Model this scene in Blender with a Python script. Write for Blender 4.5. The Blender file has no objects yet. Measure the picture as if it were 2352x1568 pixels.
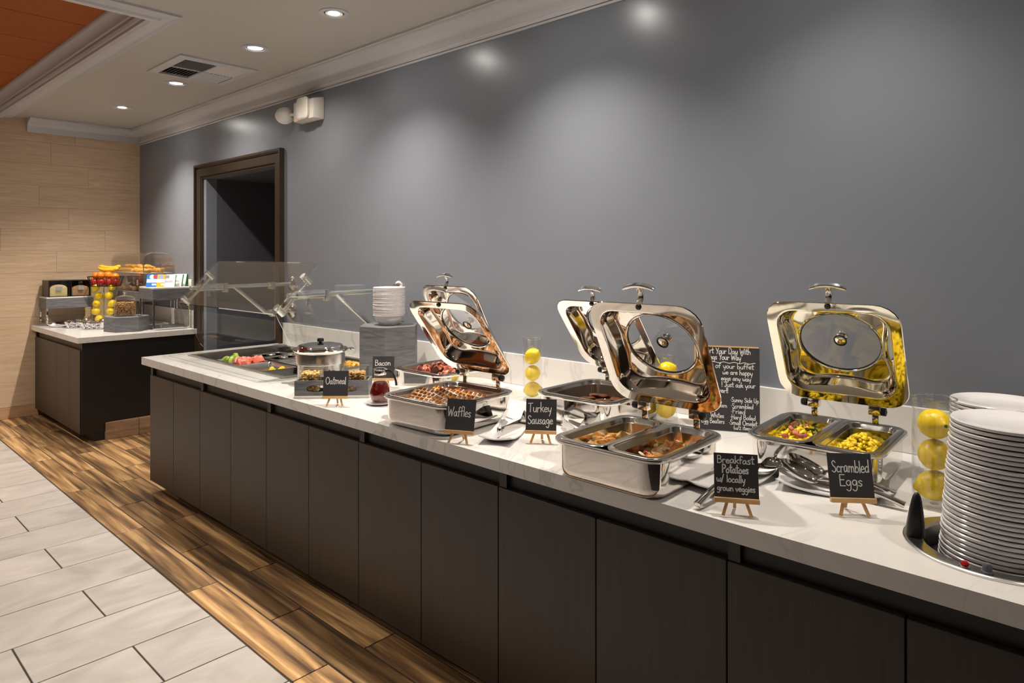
import bpy, bmesh, math, random
from mathutils import Vector, Matrix
random.seed(7)
PI = math.pi
S = bpy.context.scene
COL = S.collection

# ------------------------------------------------------------------ camera, world, lights, exposure
CAM_H = 1.623
cam_d = bpy.data.cameras.new('camera')
cam = bpy.data.objects.new('camera', cam_d)
COL.objects.link(cam)
cam.location = (0, 0, CAM_H)
cam.rotation_euler = (PI/2, 0, -math.atan2(1686, 1560))
cam_d.sensor_width = 36
cam_d.lens = 1560/2352*36
cam_d.shift_y = -199/2352
cam_d.clip_start = .05
S.camera = cam
S.view_settings.view_transform = 'Standard'
S.view_settings.look = 'None'
S.view_settings.gamma = 1
S.view_settings.use_curve_mapping = False
S.view_settings.exposure = 0.1
S.cycles.use_denoising = True
S.cycles.max_bounces = 6
S.cycles.diffuse_bounces = 2
S.cycles.glossy_bounces = 4
S.cycles.transparent_max_bounces = 16
S.cycles.sample_clamp_indirect = 5
S.cycles.blur_glossy = .6
S.cycles.use_adaptive_sampling = True
S.cycles.adaptive_threshold = .15

W = bpy.data.worlds.new('world'); S.world = W; W.use_nodes = True
W.node_tree.nodes['Background'].inputs[0].default_value = (.75, .8, 1, 1)
W.node_tree.nodes['Background'].inputs[1].default_value = .25

ZC = 3.0                                     # ceiling height
WARM = (1.0, .90, .78)
# x, y, watts, bright head (True) or frosted (False) of every recessed downlight
DOWNLIGHTS = [(2.16, -.55, 40, True), (2.16, .78, 80, True), (2.16, 2.06, 165, True), (2.15, 3.37, 165, True),
              (2.16, 4.33, 60, False), (2.17, 5.68, 85, False), (2.18, 6.97, 205, True)]
ROOM_FILL = [(.2, 3.4, 65), (-1.3, 1.2, 70), (-1.3, 3.4, 85), (-2.9, 2.4, 90), (-3.9, 6.0, 90)]  # unseen lamps added as fill for the tiled floor and the room
TRAY_FILL = [(.1, 6.5, 230)]  # unseen lamp added to brighten the stone end wall
def spot(x, y, z, watts, size=114, blend=1, rad=.022):
    d = bpy.data.lights.new('downlight_lamp', 'SPOT')
    d.energy = watts; d.color = WARM; d.spot_size = math.radians(size); d.spot_blend = blend; d.shadow_soft_size = rad
    o = bpy.data.objects.new('downlight_lamp', d); COL.objects.link(o); o.location = (x, y, z)
    return o

# ------------------------------------------------------------------ materials
MATS = {}
def nt(name):
    m = bpy.data.materials.new(name); m.use_nodes = True
    MATS[name] = m
    return m, m.node_tree.nodes, m.node_tree.links, m.node_tree.nodes['Principled BSDF']
def lin(c):
    return tuple((v/12.92 if v <= .04045 else ((v+.055)/1.055)**2.4) for v in c)
def rgb(r, g, b): return lin((r/255, g/255, b/255)) + (1,)
def plain(name, col, rough=.5, metal=0, coat=0, spec=None, sss=0, bump=0, bscale=80, var=0, vscale=20):
    m, N, L, B = nt(name)
    B.inputs['Base Color'].default_value = col
    B.inputs['Roughness'].default_value = rough
    B.inputs['Metallic'].default_value = metal
    B.inputs['Coat Weight'].default_value = coat
    B.inputs['Coat Roughness'].default_value = .08
    if spec is not None: B.inputs['Specular IOR Level'].default_value = spec
    if sss:
        B.inputs['Subsurface Weight'].default_value = sss; B.inputs['Subsurface Scale'].default_value = .01
    if bump or var:
        tc = N.new('ShaderNodeTexCoord')
        if bump:
            n = N.new('ShaderNodeTexNoise'); n.inputs['Scale'].default_value = bscale; n.inputs['Detail'].default_value = 4
            b = N.new('ShaderNodeBump'); b.inputs['Strength'].default_value = bump; b.inputs['Distance'].default_value = .002
            L.new(tc.outputs['Object'], n.inputs['Vector']); L.new(n.outputs['Fac'], b.inputs['Height']); L.new(b.outputs[0], B.inputs['Normal'])
        if var:
            n = N.new('ShaderNodeTexNoise'); n.inputs['Scale'].default_value = vscale; n.inputs['Detail'].default_value = 5
            r = N.new('ShaderNodeValToRGB')
            r.color_ramp.elements[0].position = .3; r.color_ramp.elements[1].position = .7
            r.color_ramp.elements[0].color = tuple(max(0, c*(1-var)) for c in col[:3]) + (1,)
            r.color_ramp.elements[1].color = tuple(min(1, c*(1+var)) for c in col[:3]) + (1,)
            L.new(tc.outputs['Object'], n.inputs['Vector']); L.new(n.outputs['Fac'], r.inputs[0]); L.new(r.outputs[0], B.inputs['Base Color'])
    return m
def emit(name, col, s):
    m, N, L, B = nt(name)
    B.inputs['Base Color'].default_value = col
    B.inputs['Emission Color'].default_value = col; B.inputs['Emission Strength'].default_value = s
    return m
def glass(name, tint=(.97, .985, .98), f0=.045, edge=.9, power=4):
    m, N, L, B = nt(name)
    N.remove(B)
    out = N['Material Output']
    t = N.new('ShaderNodeBsdfTransparent'); t.inputs[0].default_value = tint + (1,)
    g = N.new('ShaderNodeBsdfGlossy'); g.inputs['Roughness'].default_value = .02; g.inputs[0].default_value = (1, 1, 1, 1)
    lw = N.new('ShaderNodeLayerWeight'); lw.inputs[0].default_value = .5
    p = N.new('ShaderNodeMath'); p.operation = 'POWER'; p.inputs[1].default_value = power
    a = N.new('ShaderNodeMath'); a.operation = 'MULTIPLY_ADD'; a.inputs[1].default_value = edge; a.inputs[2].default_value = f0
    mx = N.new('ShaderNodeMixShader')
    L.new(lw.outputs['Facing'], p.inputs[0]); L.new(p.outputs[0], a.inputs[0]); L.new(a.outputs[0], mx.inputs[0])
    L.new(t.outputs[0], mx.inputs[1]); L.new(g.outputs[0], mx.inputs[2]); L.new(mx.outputs[0], out.inputs[0])
    return m
def grain(name, cols, scale, stretch, rough=.5, bump=.15, dist=1.2, rnd=0, detail=6, lo=.3, hi=.7, fine=0, coat=0, spec=None):
    """noise stretched along one axis; cols = colour ramp; rnd = brightness change from piece to piece"""
    m, N, L, B = nt(name)
    tc = N.new('ShaderNodeTexCoord'); mp = N.new('ShaderNodeMapping'); mp.inputs['Scale'].default_value = stretch
    oi = N.new('ShaderNodeObjectInfo')
    vm = N.new('ShaderNodeVectorMath'); vm.operation = 'SCALE'; vm.inputs[0].default_value = (37, 53, 71)
    L.new(oi.outputs['Random'], vm.inputs['Scale'])
    ad = N.new('ShaderNodeVectorMath'); ad.operation = 'ADD'
    L.new(tc.outputs['Object'], mp.inputs['Vector']); L.new(mp.outputs[0], ad.inputs[0]); L.new(vm.outputs[0], ad.inputs[1])
    n = N.new('ShaderNodeTexNoise'); n.inputs['Scale'].default_value = scale; n.inputs['Detail'].default_value = detail
    n.inputs['Distortion'].default_value = dist
    L.new(ad.outputs[0], n.inputs['Vector'])
    r = N.new('ShaderNodeValToRGB'); e = r.color_ramp.elements
    e[0].position = lo; e[1].position = hi; e[0].color = cols[0]; e[1].color = cols[-1]
    for i, c in enumerate(cols[1:-1]):
        q = e.new(lo+(hi-lo)*(i+1)/(len(cols)-1)); q.color = c
    L.new(n.outputs['Fac'], r.inputs[0])
    last = r.outputs[0]
    if rnd:
        hs = N.new('ShaderNodeHueSaturation')
        mr = N.new('ShaderNodeMapRange'); mr.inputs['To Min'].default_value = 1-rnd; mr.inputs['To Max'].default_value = 1+rnd
        L.new(oi.outputs['Random'], mr.inputs[0]); L.new(mr.outputs[0], hs.inputs['Value']); L.new(last, hs.inputs['Color']); last = hs.outputs[0]
    L.new(last, B.inputs['Base Color'])
    B.inputs['Roughness'].default_value = rough; B.inputs['Coat Weight'].default_value = coat
    if spec is not None: B.inputs['Specular IOR Level'].default_value = spec
    if bump:
        b = N.new('ShaderNodeBump'); b.inputs['Strength'].default_value = bump; b.inputs['Distance'].default_value = .002
        L.new(n.outputs['Fac'], b.inputs['Height']); L.new(b.outputs[0], B.inputs['Normal'])
    return m
def marble(name):
    m, N, L, B = nt(name)
    tc = N.new('ShaderNodeTexCoord')
    n = N.new('ShaderNodeTexNoise'); n.inputs['Scale'].default_value = 2.2; n.inputs['Detail'].default_value = 8; n.inputs['Distortion'].default_value = 1.6
    L.new(tc.outputs['Object'], n.inputs['Vector'])
    s = N.new('ShaderNodeMath'); s.operation = 'SUBTRACT'; s.inputs[1].default_value = .5
    a = N.new('ShaderNodeMath'); a.operation = 'ABSOLUTE'
    L.new(n.outputs['Fac'], s.inputs[0]); L.new(s.outputs[0], a.inputs[0])
    r = N.new('ShaderNodeValToRGB'); e = r.color_ramp.elements
    e[0].position = 0; e[0].color = rgb(198, 196, 193); e[1].position = .022; e[1].color = rgb(225, 222, 219)
    L.new(a.outputs[0], r.inputs[0])
    n2 = N.new('ShaderNodeTexNoise'); n2.inputs['Scale'].default_value = 1.1; n2.inputs['Detail'].default_value = 3
    L.new(tc.outputs['Object'], n2.inputs['Vector'])
    mx = N.new('ShaderNodeMixRGB'); mx.inputs[2].default_value = rgb(227, 224, 221)
    mr = N.new('ShaderNodeMapRange'); mr.inputs[1].default_value = .4; mr.inputs[2].default_value = .62
    L.new(n2.outputs['Fac'], mr.inputs[0]); L.new(mr.outputs[0], mx.inputs[0]); L.new(r.outputs[0], mx.inputs[1])
    L.new(mx.outputs[0], B.inputs['Base Color'])
    B.inputs['Roughness'].default_value = .16
    return m

plain('wall_paint', rgb(125, 130, 140), .27, bump=.02, bscale=300)
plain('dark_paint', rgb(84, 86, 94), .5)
plain('ceiling_paint', rgb(199, 194, 187), .5)
plain('trim_paint', rgb(212, 211, 215), .35)
plain('room_wall', rgb(112, 97, 84), .7)
plain('grout', rgb(62, 56, 52), .9)
plain('orange_panel', rgb(166, 84, 22), .75, var=.08, vscale=60)
grain('floor_tile', [rgb(166, 160, 155), rgb(182, 175, 169), rgb(193, 187, 182)], 2.4, (1, 2.2, 1), .42, .05, 1.5, .04)
grain('plank', [rgb(84, 64, 46), rgb(134, 102, 70), rgb(172, 134, 90), rgb(216, 176, 124)], 2.4, (10, .55, 1), .34, .04, .45, .28, lo=.34, hi=.66)
grain('base_tile', [rgb(120, 92, 72), rgb(160, 128, 102), rgb(176, 146, 120)], 5, (.8, 1, 9), .3, .05, 1)
grain('travertine', [rgb(201, 170, 138), rgb(213, 184, 152), rgb(218, 191, 160), rgb(228, 205, 178)], 3.4, (.9, 1, 12), .5, .05, 1.2, .02, lo=.28, hi=.74)
grain('travertine_base', [rgb(190, 150, 112), rgb(206, 168, 130)], 3, (1, 1, 8), .5, .05)
grain('espresso', [rgb(42, 34, 29), rgb(48, 39, 33), rgb(53, 44, 37)], 7, (12, 12, .6), .4, .03, .4, .03)
plain('black_panel', rgb(26, 23, 22), .45)
plain('black_void', rgb(8, 8, 8), .8)
plain('bronze', rgb(50, 38, 26), .45)
marble('marble')
grain('grey_wood', [rgb(86, 86, 90), rgb(108, 108, 112), rgb(122, 121, 124)], 6, (1, 1, 7), .55, .2, 1.5, .03)
plain('steel', (.80, .775, .74, 1), .06, 1)
plain('lid_steel', (.80, .755, .69, 1), .07, 1)
plain('egg_reflection_steel', (.86, .82, .69, 1), .07, 1)  # plain steel lid with the yellow reflection of the eggs put into its colour
plain('pan_steel', (.62, .59, .55, 1), .17, 1)
plain('brushed', (.70, .685, .66, 1), .24, 1)
plain('well_steel', (.42, .40, .37, 1), .3, 1)
plain('satin_nickel', (.76, .74, .70, 1), .26, 1)
plain('chrome', (.85, .85, .85, 1), .04, 1)
plain('cutlery_steel', (.56, .55, .535, 1), .08, 1)
plain('black_plastic', rgb(28, 27, 28), .38)
plain('grey_plastic', rgb(92, 96, 104), .4)
plain('red_plastic', rgb(170, 16, 24), .15)
glass('glass')
glass('vase_glass', (.988, .992, .99), .045, .6, 3.4)
glass('acrylic', (.93, .93, .925), .06, .6)
glass('glass_edge', (.74, .83, .80), .34, .6)
glass('glass_lip', (.85, .87, .86), .22, .6)
plain('white_china', rgb(236, 233, 234), .14)
plain('bowl_china', rgb(232, 226, 228), .3)
plain('white_plastic', rgb(228, 224, 216), .4)
plain('lens_plastic', rgb(235, 230, 220), .25)
plain('slate', rgb(50, 49, 52), .75)
plain('chalk', rgb(236, 234, 232), .9)
grain('pine', [rgb(206, 158, 100), rgb(228, 184, 126)], 5, (1, 1, 8), .55, .05)
plain('lemon', rgb(255, 217, 8), .32, bump=.3, bscale=220)
plain('lemon_tip', rgb(90, 96, 30), .6)
plain('orange', rgb(240, 132, 24), .4, bump=.3, bscale=200)
plain('apple', rgb(176, 40, 36), .25, var=.35, vscale=18)
plain('banana', rgb(232, 188, 40), .45, var=.1, vscale=25)
plain('bread_white', rgb(226, 202, 150), .85, bump=.4, bscale=90, var=.08, vscale=60)
plain('bread_brown', rgb(190, 146, 104), .85, bump=.4, bscale=90, var=.25, vscale=60)
plain('crust', rgb(190, 128, 66), .75, var=.2, vscale=30)
plain('pastry', rgb(228, 164, 72), .45, var=.35, vscale=35, bump=.3, bscale=60)
plain('bagel', rgb(196, 156, 112), .55, var=.3, vscale=25)
plain('oats', rgb(186, 142, 92), .8, var=.35, vscale=90)
plain('granola', rgb(224, 186, 116), .75, var=.3, vscale=70)
plain('cranberry', rgb(88, 22, 28), .4, var=.4, vscale=70)
plain('walnut', rgb(196, 154, 96), .75, var=.35, vscale=70)
glass('syrup_glass', (.96, .95, .94), .05, .6)
plain('syrup', rgb(96, 8, 8), .08, var=.2, vscale=8, coat=.5)
plain('egg', rgb(252, 214, 40), .5, var=.1, vscale=30, bump=.3, bscale=60, sss=.1)
plain('spinach', rgb(44, 70, 24), .5)
plain('ham', rgb(190, 96, 76), .5)
plain('potato', rgb(218, 146, 62), .5, var=.3, vscale=40, bump=.3, bscale=80)
plain('potato_pale', rgb(222, 178, 96), .55, var=.3, vscale=30, bump=.3, bscale=80)
plain('potato_brown', rgb(176, 104, 44), .55, var=.35, vscale=30, bump=.3, bscale=80)
plain('pepper_red', rgb(176, 30, 20), .3)
plain('pepper_green', rgb(112, 120, 34), .3)
plain('onion', rgb(232, 200, 160), .35)
plain('bacon', rgb(184, 106, 82), .4, var=.6, vscale=55, bump=.5, bscale=70)
plain('sausage', rgb(84, 48, 22), .7, spec=.2, var=.5, vscale=40, bump=.6, bscale=70)
plain('honeydew', rgb(176, 204, 84), .3, var=.1, vscale=20)
plain('watermelon', rgb(242, 132, 112), .35, var=.12, vscale=30)
plain('pineapple', rgb(248, 208, 28), .3, var=.12, vscale=40)
plain('peach', rgb(244, 178, 40), .3, var=.12, vscale=30)
plain('foil', (.85, .85, .87, 1), .3, 1, bump=1, bscale=60)
plain('print_blue', rgb(36, 120, 210), .35)
plain('print_yellow', rgb(244, 176, 30), .35)
plain('print_white', rgb(240, 240, 238), .35)
plain('print_green', rgb(26, 160, 76), .35)
plain('print_red', rgb(226, 60, 50), .35)
plain('print_pale_blue', rgb(150, 170, 220), .35)
plain('print_grey', rgb(150, 150, 150), .5)
emit('lamp_bright', (1, .95, .88, 1), 350)
emit('lamp_soft', (1, .96, .92, 1), 7)
emit('led_red', (1, .08, .05, 1), 1.5)
# waffle: browned batter with powdered sugar lying on its upper faces
m, N, L, B = nt('waffle')
tc = N.new('ShaderNodeTexCoord'); n = N.new('ShaderNodeTexNoise'); n.inputs['Scale'].default_value = 45; n.inputs['Detail'].default_value = 5
n2 = N.new('ShaderNodeTexNoise'); n2.inputs['Scale'].default_value = 30
L.new(tc.outputs['Object'], n.inputs['Vector']); L.new(tc.outputs['Object'], n2.inputs['Vector'])
r1 = N.new('ShaderNodeValToRGB'); r1.color_ramp.elements[0].color = rgb(190, 116, 52); r1.color_ramp.elements[1].color = rgb(230, 172, 98)
r1.color_ramp.elements[0].position = .3; r1.color_ramp.elements[1].position = .7
r2 = N.new('ShaderNodeValToRGB'); r2.color_ramp.elements[0].position = .46; r2.color_ramp.elements[1].position = .58
sx = N.new('ShaderNodeSeparateXYZ'); L.new(tc.outputs['Normal'], sx.inputs[0])
mu = N.new('ShaderNodeMath'); mu.operation = 'MULTIPLY'; mu.use_clamp = True
mxx = N.new('ShaderNodeMixRGB'); mxx.inputs[2].default_value = rgb(246, 240, 234)
L.new(n2.outputs['Fac'], r1.inputs[0]); L.new(n.outputs['Fac'], r2.inputs[0]); L.new(r2.outputs[0], mu.inputs[0]); L.new(sx.outputs[2], mu.inputs[1])
L.new(mu.outputs[0], mxx.inputs[0]); L.new(r1.outputs[0], mxx.inputs[1]); L.new(mxx.outputs[0], B.inputs['Base Color']); B.inputs['Roughness'].default_value = .7

# ------------------------------------------------------------------ mesh helpers
class MB:
    def __init__(s): s.v = []; s.f = []
    def add(s, v, f):
        o = len(s.v); s.v += [tuple(p) for p in v]; s.f += [tuple(i+o for i in q) for q in f]; return s
    def box(s, x0, x1, y0, y1, z0, z1):
        v = [(x0,y0,z0),(x1,y0,z0),(x1,y1,z0),(x0,y1,z0),(x0,y0,z1),(x1,y0,z1),(x1,y1,z1),(x0,y1,z1)]
        return s.add(v, [(3,2,1,0),(4,5,6,7),(0,1,5,4),(1,2,6,5),(2,3,7,6),(3,0,4,7)])
    def loft(s, rings, cap0=True, cap1=True, loop=False, close=True):
        n = len(rings[0]); v = [p for r in rings for p in r]; f = []
        R = len(rings)
        for i in range(R if loop else R-1):
            j = (i+1) % R
            for k in range(n if close else n-1):
                l = (k+1) % n
                f.append((i*n+k, i*n+l, j*n+l, j*n+k))
        if not loop:
            if cap0: f.append(tuple(range(n))[::-1])
            if cap1: f.append(tuple((R-1)*n+k for k in range(n)))
        return s.add(v, f)
    def lathe(s, prof, n=32, c=(0,0,0), cap0=True, cap1=True, loop=False):
        rings = [[(c[0]+r*math.cos(2*PI*k/n), c[1]+r*math.sin(2*PI*k/n), c[2]+z) for k in range(n)] for r, z in prof]
        return s.loft(rings, cap0, cap1, loop)
    def tube(s, pts, r, n=8, cap=True, closed=False):
        pts = [Vector(p) for p in pts]; m = len(pts)
        rr = r if isinstance(r, (list, tuple)) else [r]*m
        rings = []; up = None
        for i, p in enumerate(pts):
            a = pts[i-1] if (i > 0 or closed) else p
            b = pts[(i+1) % m] if (i < m-1 or closed) else p
            t = (b-a).normalized()
            if up is None:
                up = Vector((0,0,1)) if abs(t.z) < .9 else Vector((1,0,0))
            u = (up - t*up.dot(t)).normalized(); w = t.cross(u); up = u
            rings.append([tuple(p + rr[i]*(math.cos(2*PI*k/n)*u + math.sin(2*PI*k/n)*w)) for k in range(n)])
        return s.loft(rings, cap, cap, loop=closed)
    def prism(s, poly, z0, z1):
        return s.loft([[(x,y,z0) for x,y in poly], [(x,y,z1) for x,y in poly]])
    def sweep(s, pts, wid, thk, side):
        """flat strip: rectangular section along pts; side = width direction (vector or list)"""
        rings = []; m = len(pts); pts = [Vector(p) for p in pts]
        for i, p in enumerate(pts):
            t = (pts[min(i+1,m-1)] - pts[max(i-1,0)]).normalized()
            sd = Vector(side[i] if isinstance(side, list) else side).normalized(); sd = (sd - t*sd.dot(t)).normalized()
            nn = t.cross(sd); w = (wid[i] if isinstance(wid, (list,tuple)) else wid)/2; h = (thk[i] if isinstance(thk,(list,tuple)) else thk)/2
            rings.append([tuple(p+sd*a*w+nn*b*h) for a, b in ((1,.6),(.8,1),(-.8,1),(-1,.6),(-1,-.6),(-.8,-1),(.8,-1),(1,-.6))])
        return s.loft(rings)
    def xf(s, M): s.v = [tuple(M @ Vector(p)) for p in s.v]; return s
    def mesh(s, name, smooth=35, bevel=0, seg=2, merge=False):
        me = bpy.data.meshes.new(name); me.from_pydata(s.v, [], s.f)
        bm = bmesh.new(); bm.from_mesh(me)
        if merge: bmesh.ops.remove_doubles(bm, verts=bm.verts, dist=1e-5)
        if bevel:
            es = [e for e in bm.edges if len(e.link_faces) == 2 and e.calc_face_angle(0) > .5]
            bmesh.ops.bevel(bm, geom=es, offset=bevel, segments=seg, affect='EDGES', profile=.5, clamp_overlap=True)
        bmesh.ops.recalc_face_normals(bm, faces=bm.faces)
        bm.to_mesh(me); bm.free()
        if smooth:
            me.polygons.foreach_set('use_smooth', [True]*len(me.polygons))
            me.set_sharp_from_angle(angle=math.radians(smooth))
        return me
    def build(s, name, mat, parent=None, **k):
        return obj(name, s.mesh(name, **k), mat, parent)
def obj(name, me, mat, parent=None, loc=None, rot=None, kind=None):
    o = bpy.data.objects.new(name, me); COL.objects.link(o)
    if mat and not me.materials: me.materials.append(MATS[mat])
    if parent is not None: o.parent = parent
    if loc: o.location = loc
    if rot: o.rotation_euler = rot
    if kind: o['kind'] = kind
    return o
def tag(o, label, cat, group=None, kind=None):
    o['label'] = label; o['category'] = cat
    if group: o['group'] = group
    if kind: o['kind'] = kind
    return o
def thing(name, label, cat, loc=(0,0,0), rz=0, group=None):
    o = bpy.data.objects.new(name, None); COL.objects.link(o); o.empty_display_size = .05
    o.location = loc; o.rotation_euler = (0,0,rz)
    return tag(o, label, cat, group)
def wn(o):
    md = o.modifiers.new('normals', 'WEIGHTED_NORMAL'); md.keep_sharp = True; md.weight = 80
    return o
def struct(o): o['kind'] = 'structure'; return o
def copytree(o, parent=None):
    c = o.copy(); COL.objects.link(c); c.parent = parent
    for ch in list(o.children): copytree(ch, c)
    return c
def rrect(wx, wy, r, z, n=6, cx=0, cy=0, bulge=0):
    p = []
    for sx, sy, a0 in ((1,1,0),(-1,1,90),(-1,-1,180),(1,-1,270)):
        for i in range(n):
            a = math.radians(a0+90*i/(n-1)); p.append((cx+sx*(wx/2-r)+r*math.cos(a), cy+sy*(wy/2-r)+r*math.sin(a), z))
    # extra points along each side so that sides may bow inwards
    q = []
    for i in range(len(p)):
        q.append(p[i])
        if (i+1) % n == 0:
            a, b = p[i], p[(i+1) % len(p)]
            for t in (.25, .5, .75):
                x, y = a[0]+(b[0]-a[0])*t, a[1]+(b[1]-a[1])*t
                k = bulge*4*t*(1-t)
                L2 = math.hypot(b[0]-a[0], b[1]-a[1]); nx, ny = -(b[1]-a[1])/L2, (b[0]-a[0])/L2
                q.append((x+nx*k, y+ny*k, z))
    return q
def ellipse_like(ring, a, b, z, cx=0, cy=0):
    out = []
    for p in ring:
        t = math.atan2((p[1]-cy)/b, (p[0]-cx)/a); out.append((cx+a*math.cos(t), cy+b*math.sin(t), z))
    return out
def cr(pts, k=6, closed=False):
    """Catmull-Rom resampling"""
    P = [Vector(p) for p in pts]; n = len(P); out = []
    for i in range(n if closed else n-1):
        if closed: a, b, c, d = P[i-1], P[i], P[(i+1) % n], P[(i+2) % n]
        else: a, b, c, d = P[max(i-1,0)], P[i], P[i+1], P[min(i+2,n-1)]
        for j in range(k):
            t = j/k
            out.append(.5*((2*b)+(c-a)*t+(2*a-5*b+4*c-d)*t*t+(3*b-a-3*c+d)*t**3))
    if not closed: out.append(P[-1])
    return out
def jitter(me, amp, seed=0, scale=1):
    from mathutils import noise
    for v in me.vertices:
        d = noise.noise_vector(v.co*scale+Vector((seed*7.3, seed*3.1, seed)))
        v.co += d*amp
    me.update()
    return me
def blob(rx, ry, rz, seed=0, amp=.15, sub=2, sc=None):
    bm = bmesh.new(); bmesh.ops.create_icosphere(bm, subdivisions=sub, radius=1)
    me = bpy.data.meshes.new('blob'); bm.to_mesh(me); bm.free()
    jitter(me, amp, seed, 1.3)
    for v in me.vertices: v.co = Vector((v.co.x*rx, v.co.y*ry, v.co.z*rz))
    me.polygons.foreach_set('use_smooth', [True]*len(me.polygons))
    return me
def set_axes(o, x, y, z, loc):
    M = Matrix((x, y, z)).transposed().to_4x4(); M.translation = loc; o.matrix_basis = M
CT = .914                                     # worktop height
XW, XF = 2.758, 1.712                         # back wall, worktop front edge
YE = 8.231                                    # end wall

# ------------------------------------------------------------------ floor
fl = MB().box(-5, 4.2, -3.5, YE+.05, -.06, -.004).build('floor', 'grout', smooth=0); struct(fl)
g = .0035
tile_me = {}
def tile(x0, x1, y0, y1, mat, name, z1=0):
    k = (round(x1-x0, 3), round(y1-y0, 3), mat)
    if k not in tile_me:
        w, d = (x1-x0)/2-g, (y1-y0)/2-g
        tile_me[k] = MB().box(-w, w, -d, d, -.012, 0).mesh(name, smooth=0, bevel=.0012, seg=1)
    return obj(name, tile_me[k], mat, fl, ((x0+x1)/2, (y0+y1)/2, z1))
XB = 1.325
y = 2.727-.3435*16; r = 0
while y < YE-.01:
    y1 = min(y+.3435, YE-.01)
    # rows alternate by half a tile
    k = round((y-2.727)/.3435)
    edges = [XB]
    x = 1.0 if k % 2 == 0 else .655
    while x > -3.0: edges.append(x); x -= .69
    for a, b in zip(edges[1:], edges[:-1]):
        if y > -.7: tile(a, b, y, y1, 'floor_tile', 'tile')
    y = y1
rows = [1.327+.158*i for i in range(10)]
offs = [.267, .735, .25, .6, .1, .8, .4, .95, .3]
for i in range(9):
    a, b = rows[i], rows[i+1]
    yy = -.9+offs[i]
    lo, hi = (-.9, YE-.01) if a < 1.9 else (4.6, 6.75)
    while yy < hi:
        y0, y1 = max(yy, lo), min(yy+1.0, hi)
        if y1-y0 > .05: tile(a, b, y0, y1, 'plank', 'plank')
        yy += 1.0
# ------------------------------------------------------------------ walls
DY0, DY1, DZ = 5.16, 6.50, 2.345                 # doorway opening
wb = MB()
wb.box(XW, XW+.1, -3.5, DY0, 0, 3.3); wb.box(XW, XW+.1, DY1, YE+.1, 0, 3.3); wb.box(XW, XW+.1, DY0, DY1, DZ, 3.3)
struct(wb.build('wall_back', 'wall_paint', smooth=0))
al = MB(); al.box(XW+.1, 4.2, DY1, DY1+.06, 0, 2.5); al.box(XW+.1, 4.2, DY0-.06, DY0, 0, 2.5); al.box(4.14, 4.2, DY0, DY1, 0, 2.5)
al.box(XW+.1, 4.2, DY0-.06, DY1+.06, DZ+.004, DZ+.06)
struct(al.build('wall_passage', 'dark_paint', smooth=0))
we = MB().box(-5, XW+.1, YE+.006, YE+.12, 0, 3.4).build('wall_end', 'travertine_base', smooth=0); struct(we)
random.seed(3)
z = .112; k = 0
starts = [.32, .05, .5, .22, .63, .1, .45, .0, .34, .6, .16, .5, .28]
while z < 3.1:
    x = XW-.001; first = True; h = .2205
    while x > -3:
        w = (.35+starts[k % 13]) if first else .92
        first = False
        x0 = x-w
        me = MB().box(x0+.0006, x-.0006, YE, YE+.009, z+.0006, z+h+.0004).mesh('stone_panel', smooth=0, bevel=.001, seg=1)
        obj('stone_panel', me, 'travertine', we)
        x = x0
        if x < -.5: break
    z += .2215; k += 1
struct(MB().box(-1.5, 1.80, YE-.012, YE-.0005, 0, .11).build('baseboard_end', 'travertine_base', smooth=0, bevel=.002))
struct(MB().box(-5, -4.9, -3.5, YE, 0, 3.3).build('wall_left', 'room_wall', smooth=0))
struct(MB().box(-5, XW+.1, -3.6, -3.5, 0, 3.3).build('wall_right', 'room_wall', smooth=0))
# ------------------------------------------------------------------ ceiling with a raised tray
TX, TY0, TZ = 1.444, 4.06, 3.14
ce = MB(); ce.box(TX, XW+.1, -3.6, YE+.1, ZC, ZC+.3); ce.box(-5, TX, -3.6, TY0+.14, ZC, ZC+.3); ce.box(-5, -3.2, TY0+.14, YE+.1, ZC, ZC+.3)
ceiling = struct(ce.build('ceiling', 'ceiling_paint', smooth=0))
MB().box(-3.25, TX+.05, TY0+.1, YE+.1, TZ+.03, TZ+.1).build('tray_top', 'grout', ceiling, smooth=0)
yy = 4.54-.6
while yy < YE:
    a, b = max(yy, TY0+.16), min(yy+.592, YE-.004)
    for x0, x1 in ((-.55, TX-.03), (-2.05, -.553), (-3.2, -2.053)):
        MB().box(x0, x1, a, b, TZ, TZ+.03).build('panel', 'orange_panel', ceiling, smooth=0, bevel=.002)
    yy += .6
def extrude_y(prof, y0, y1, mitre0=0, mitre1=0, ref=0):
    """profile of (x, z); mitres shift the end by (x-ref)*mitre"""
    m = MB()
    r0 = [(x, y0+mitre0*(x-ref), zz) for x, zz in prof]; r1 = [(x, y1+mitre1*(x-ref), zz) for x, zz in prof]
    return m.loft([r0, r1])
# crown along the back wall: p = distance from the wall
def crown(z0, zt, p, flip=1):
    q = [(0, z0), (.012, z0), (.014, z0+.012), (.022, z0+.016), (.022, z0+.026)]
    for i in range(9):
        a = i/8*PI/2
        q.append((.024+(p-.055)*(1-math.cos(a)), z0+.03+(zt-z0-.062)*math.sin(a)))
    q += [(p-.026, zt-.03), (p-.014, zt-.026), (p-.01, zt-.016), (p, zt-.013), (p, zt), (0, zt)]
    return q
cp = crown(2.862, ZC-.0005, .145)
m = MB(); m.loft([[(XW-p, -3.4, zz) for p, zz in cp], [(XW-p, YE-.001-p, zz) for p, zz in cp]])
struct(m.build('trim_1', 'trim_paint', smooth=50))
m = MB(); m.loft([[(1.70-.01*0, YE-.001-p, zz) for p, zz in cp], [(XW-p, YE-.001-p, zz) for p, zz in cp]])
struct(m.build('trim_2', 'trim_paint', smooth=50))
struct(MB().box(XW-.007, XW, -3.4, YE, 2.846, 2.858).build('trim_3', 'trim_paint', smooth=0))
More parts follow.
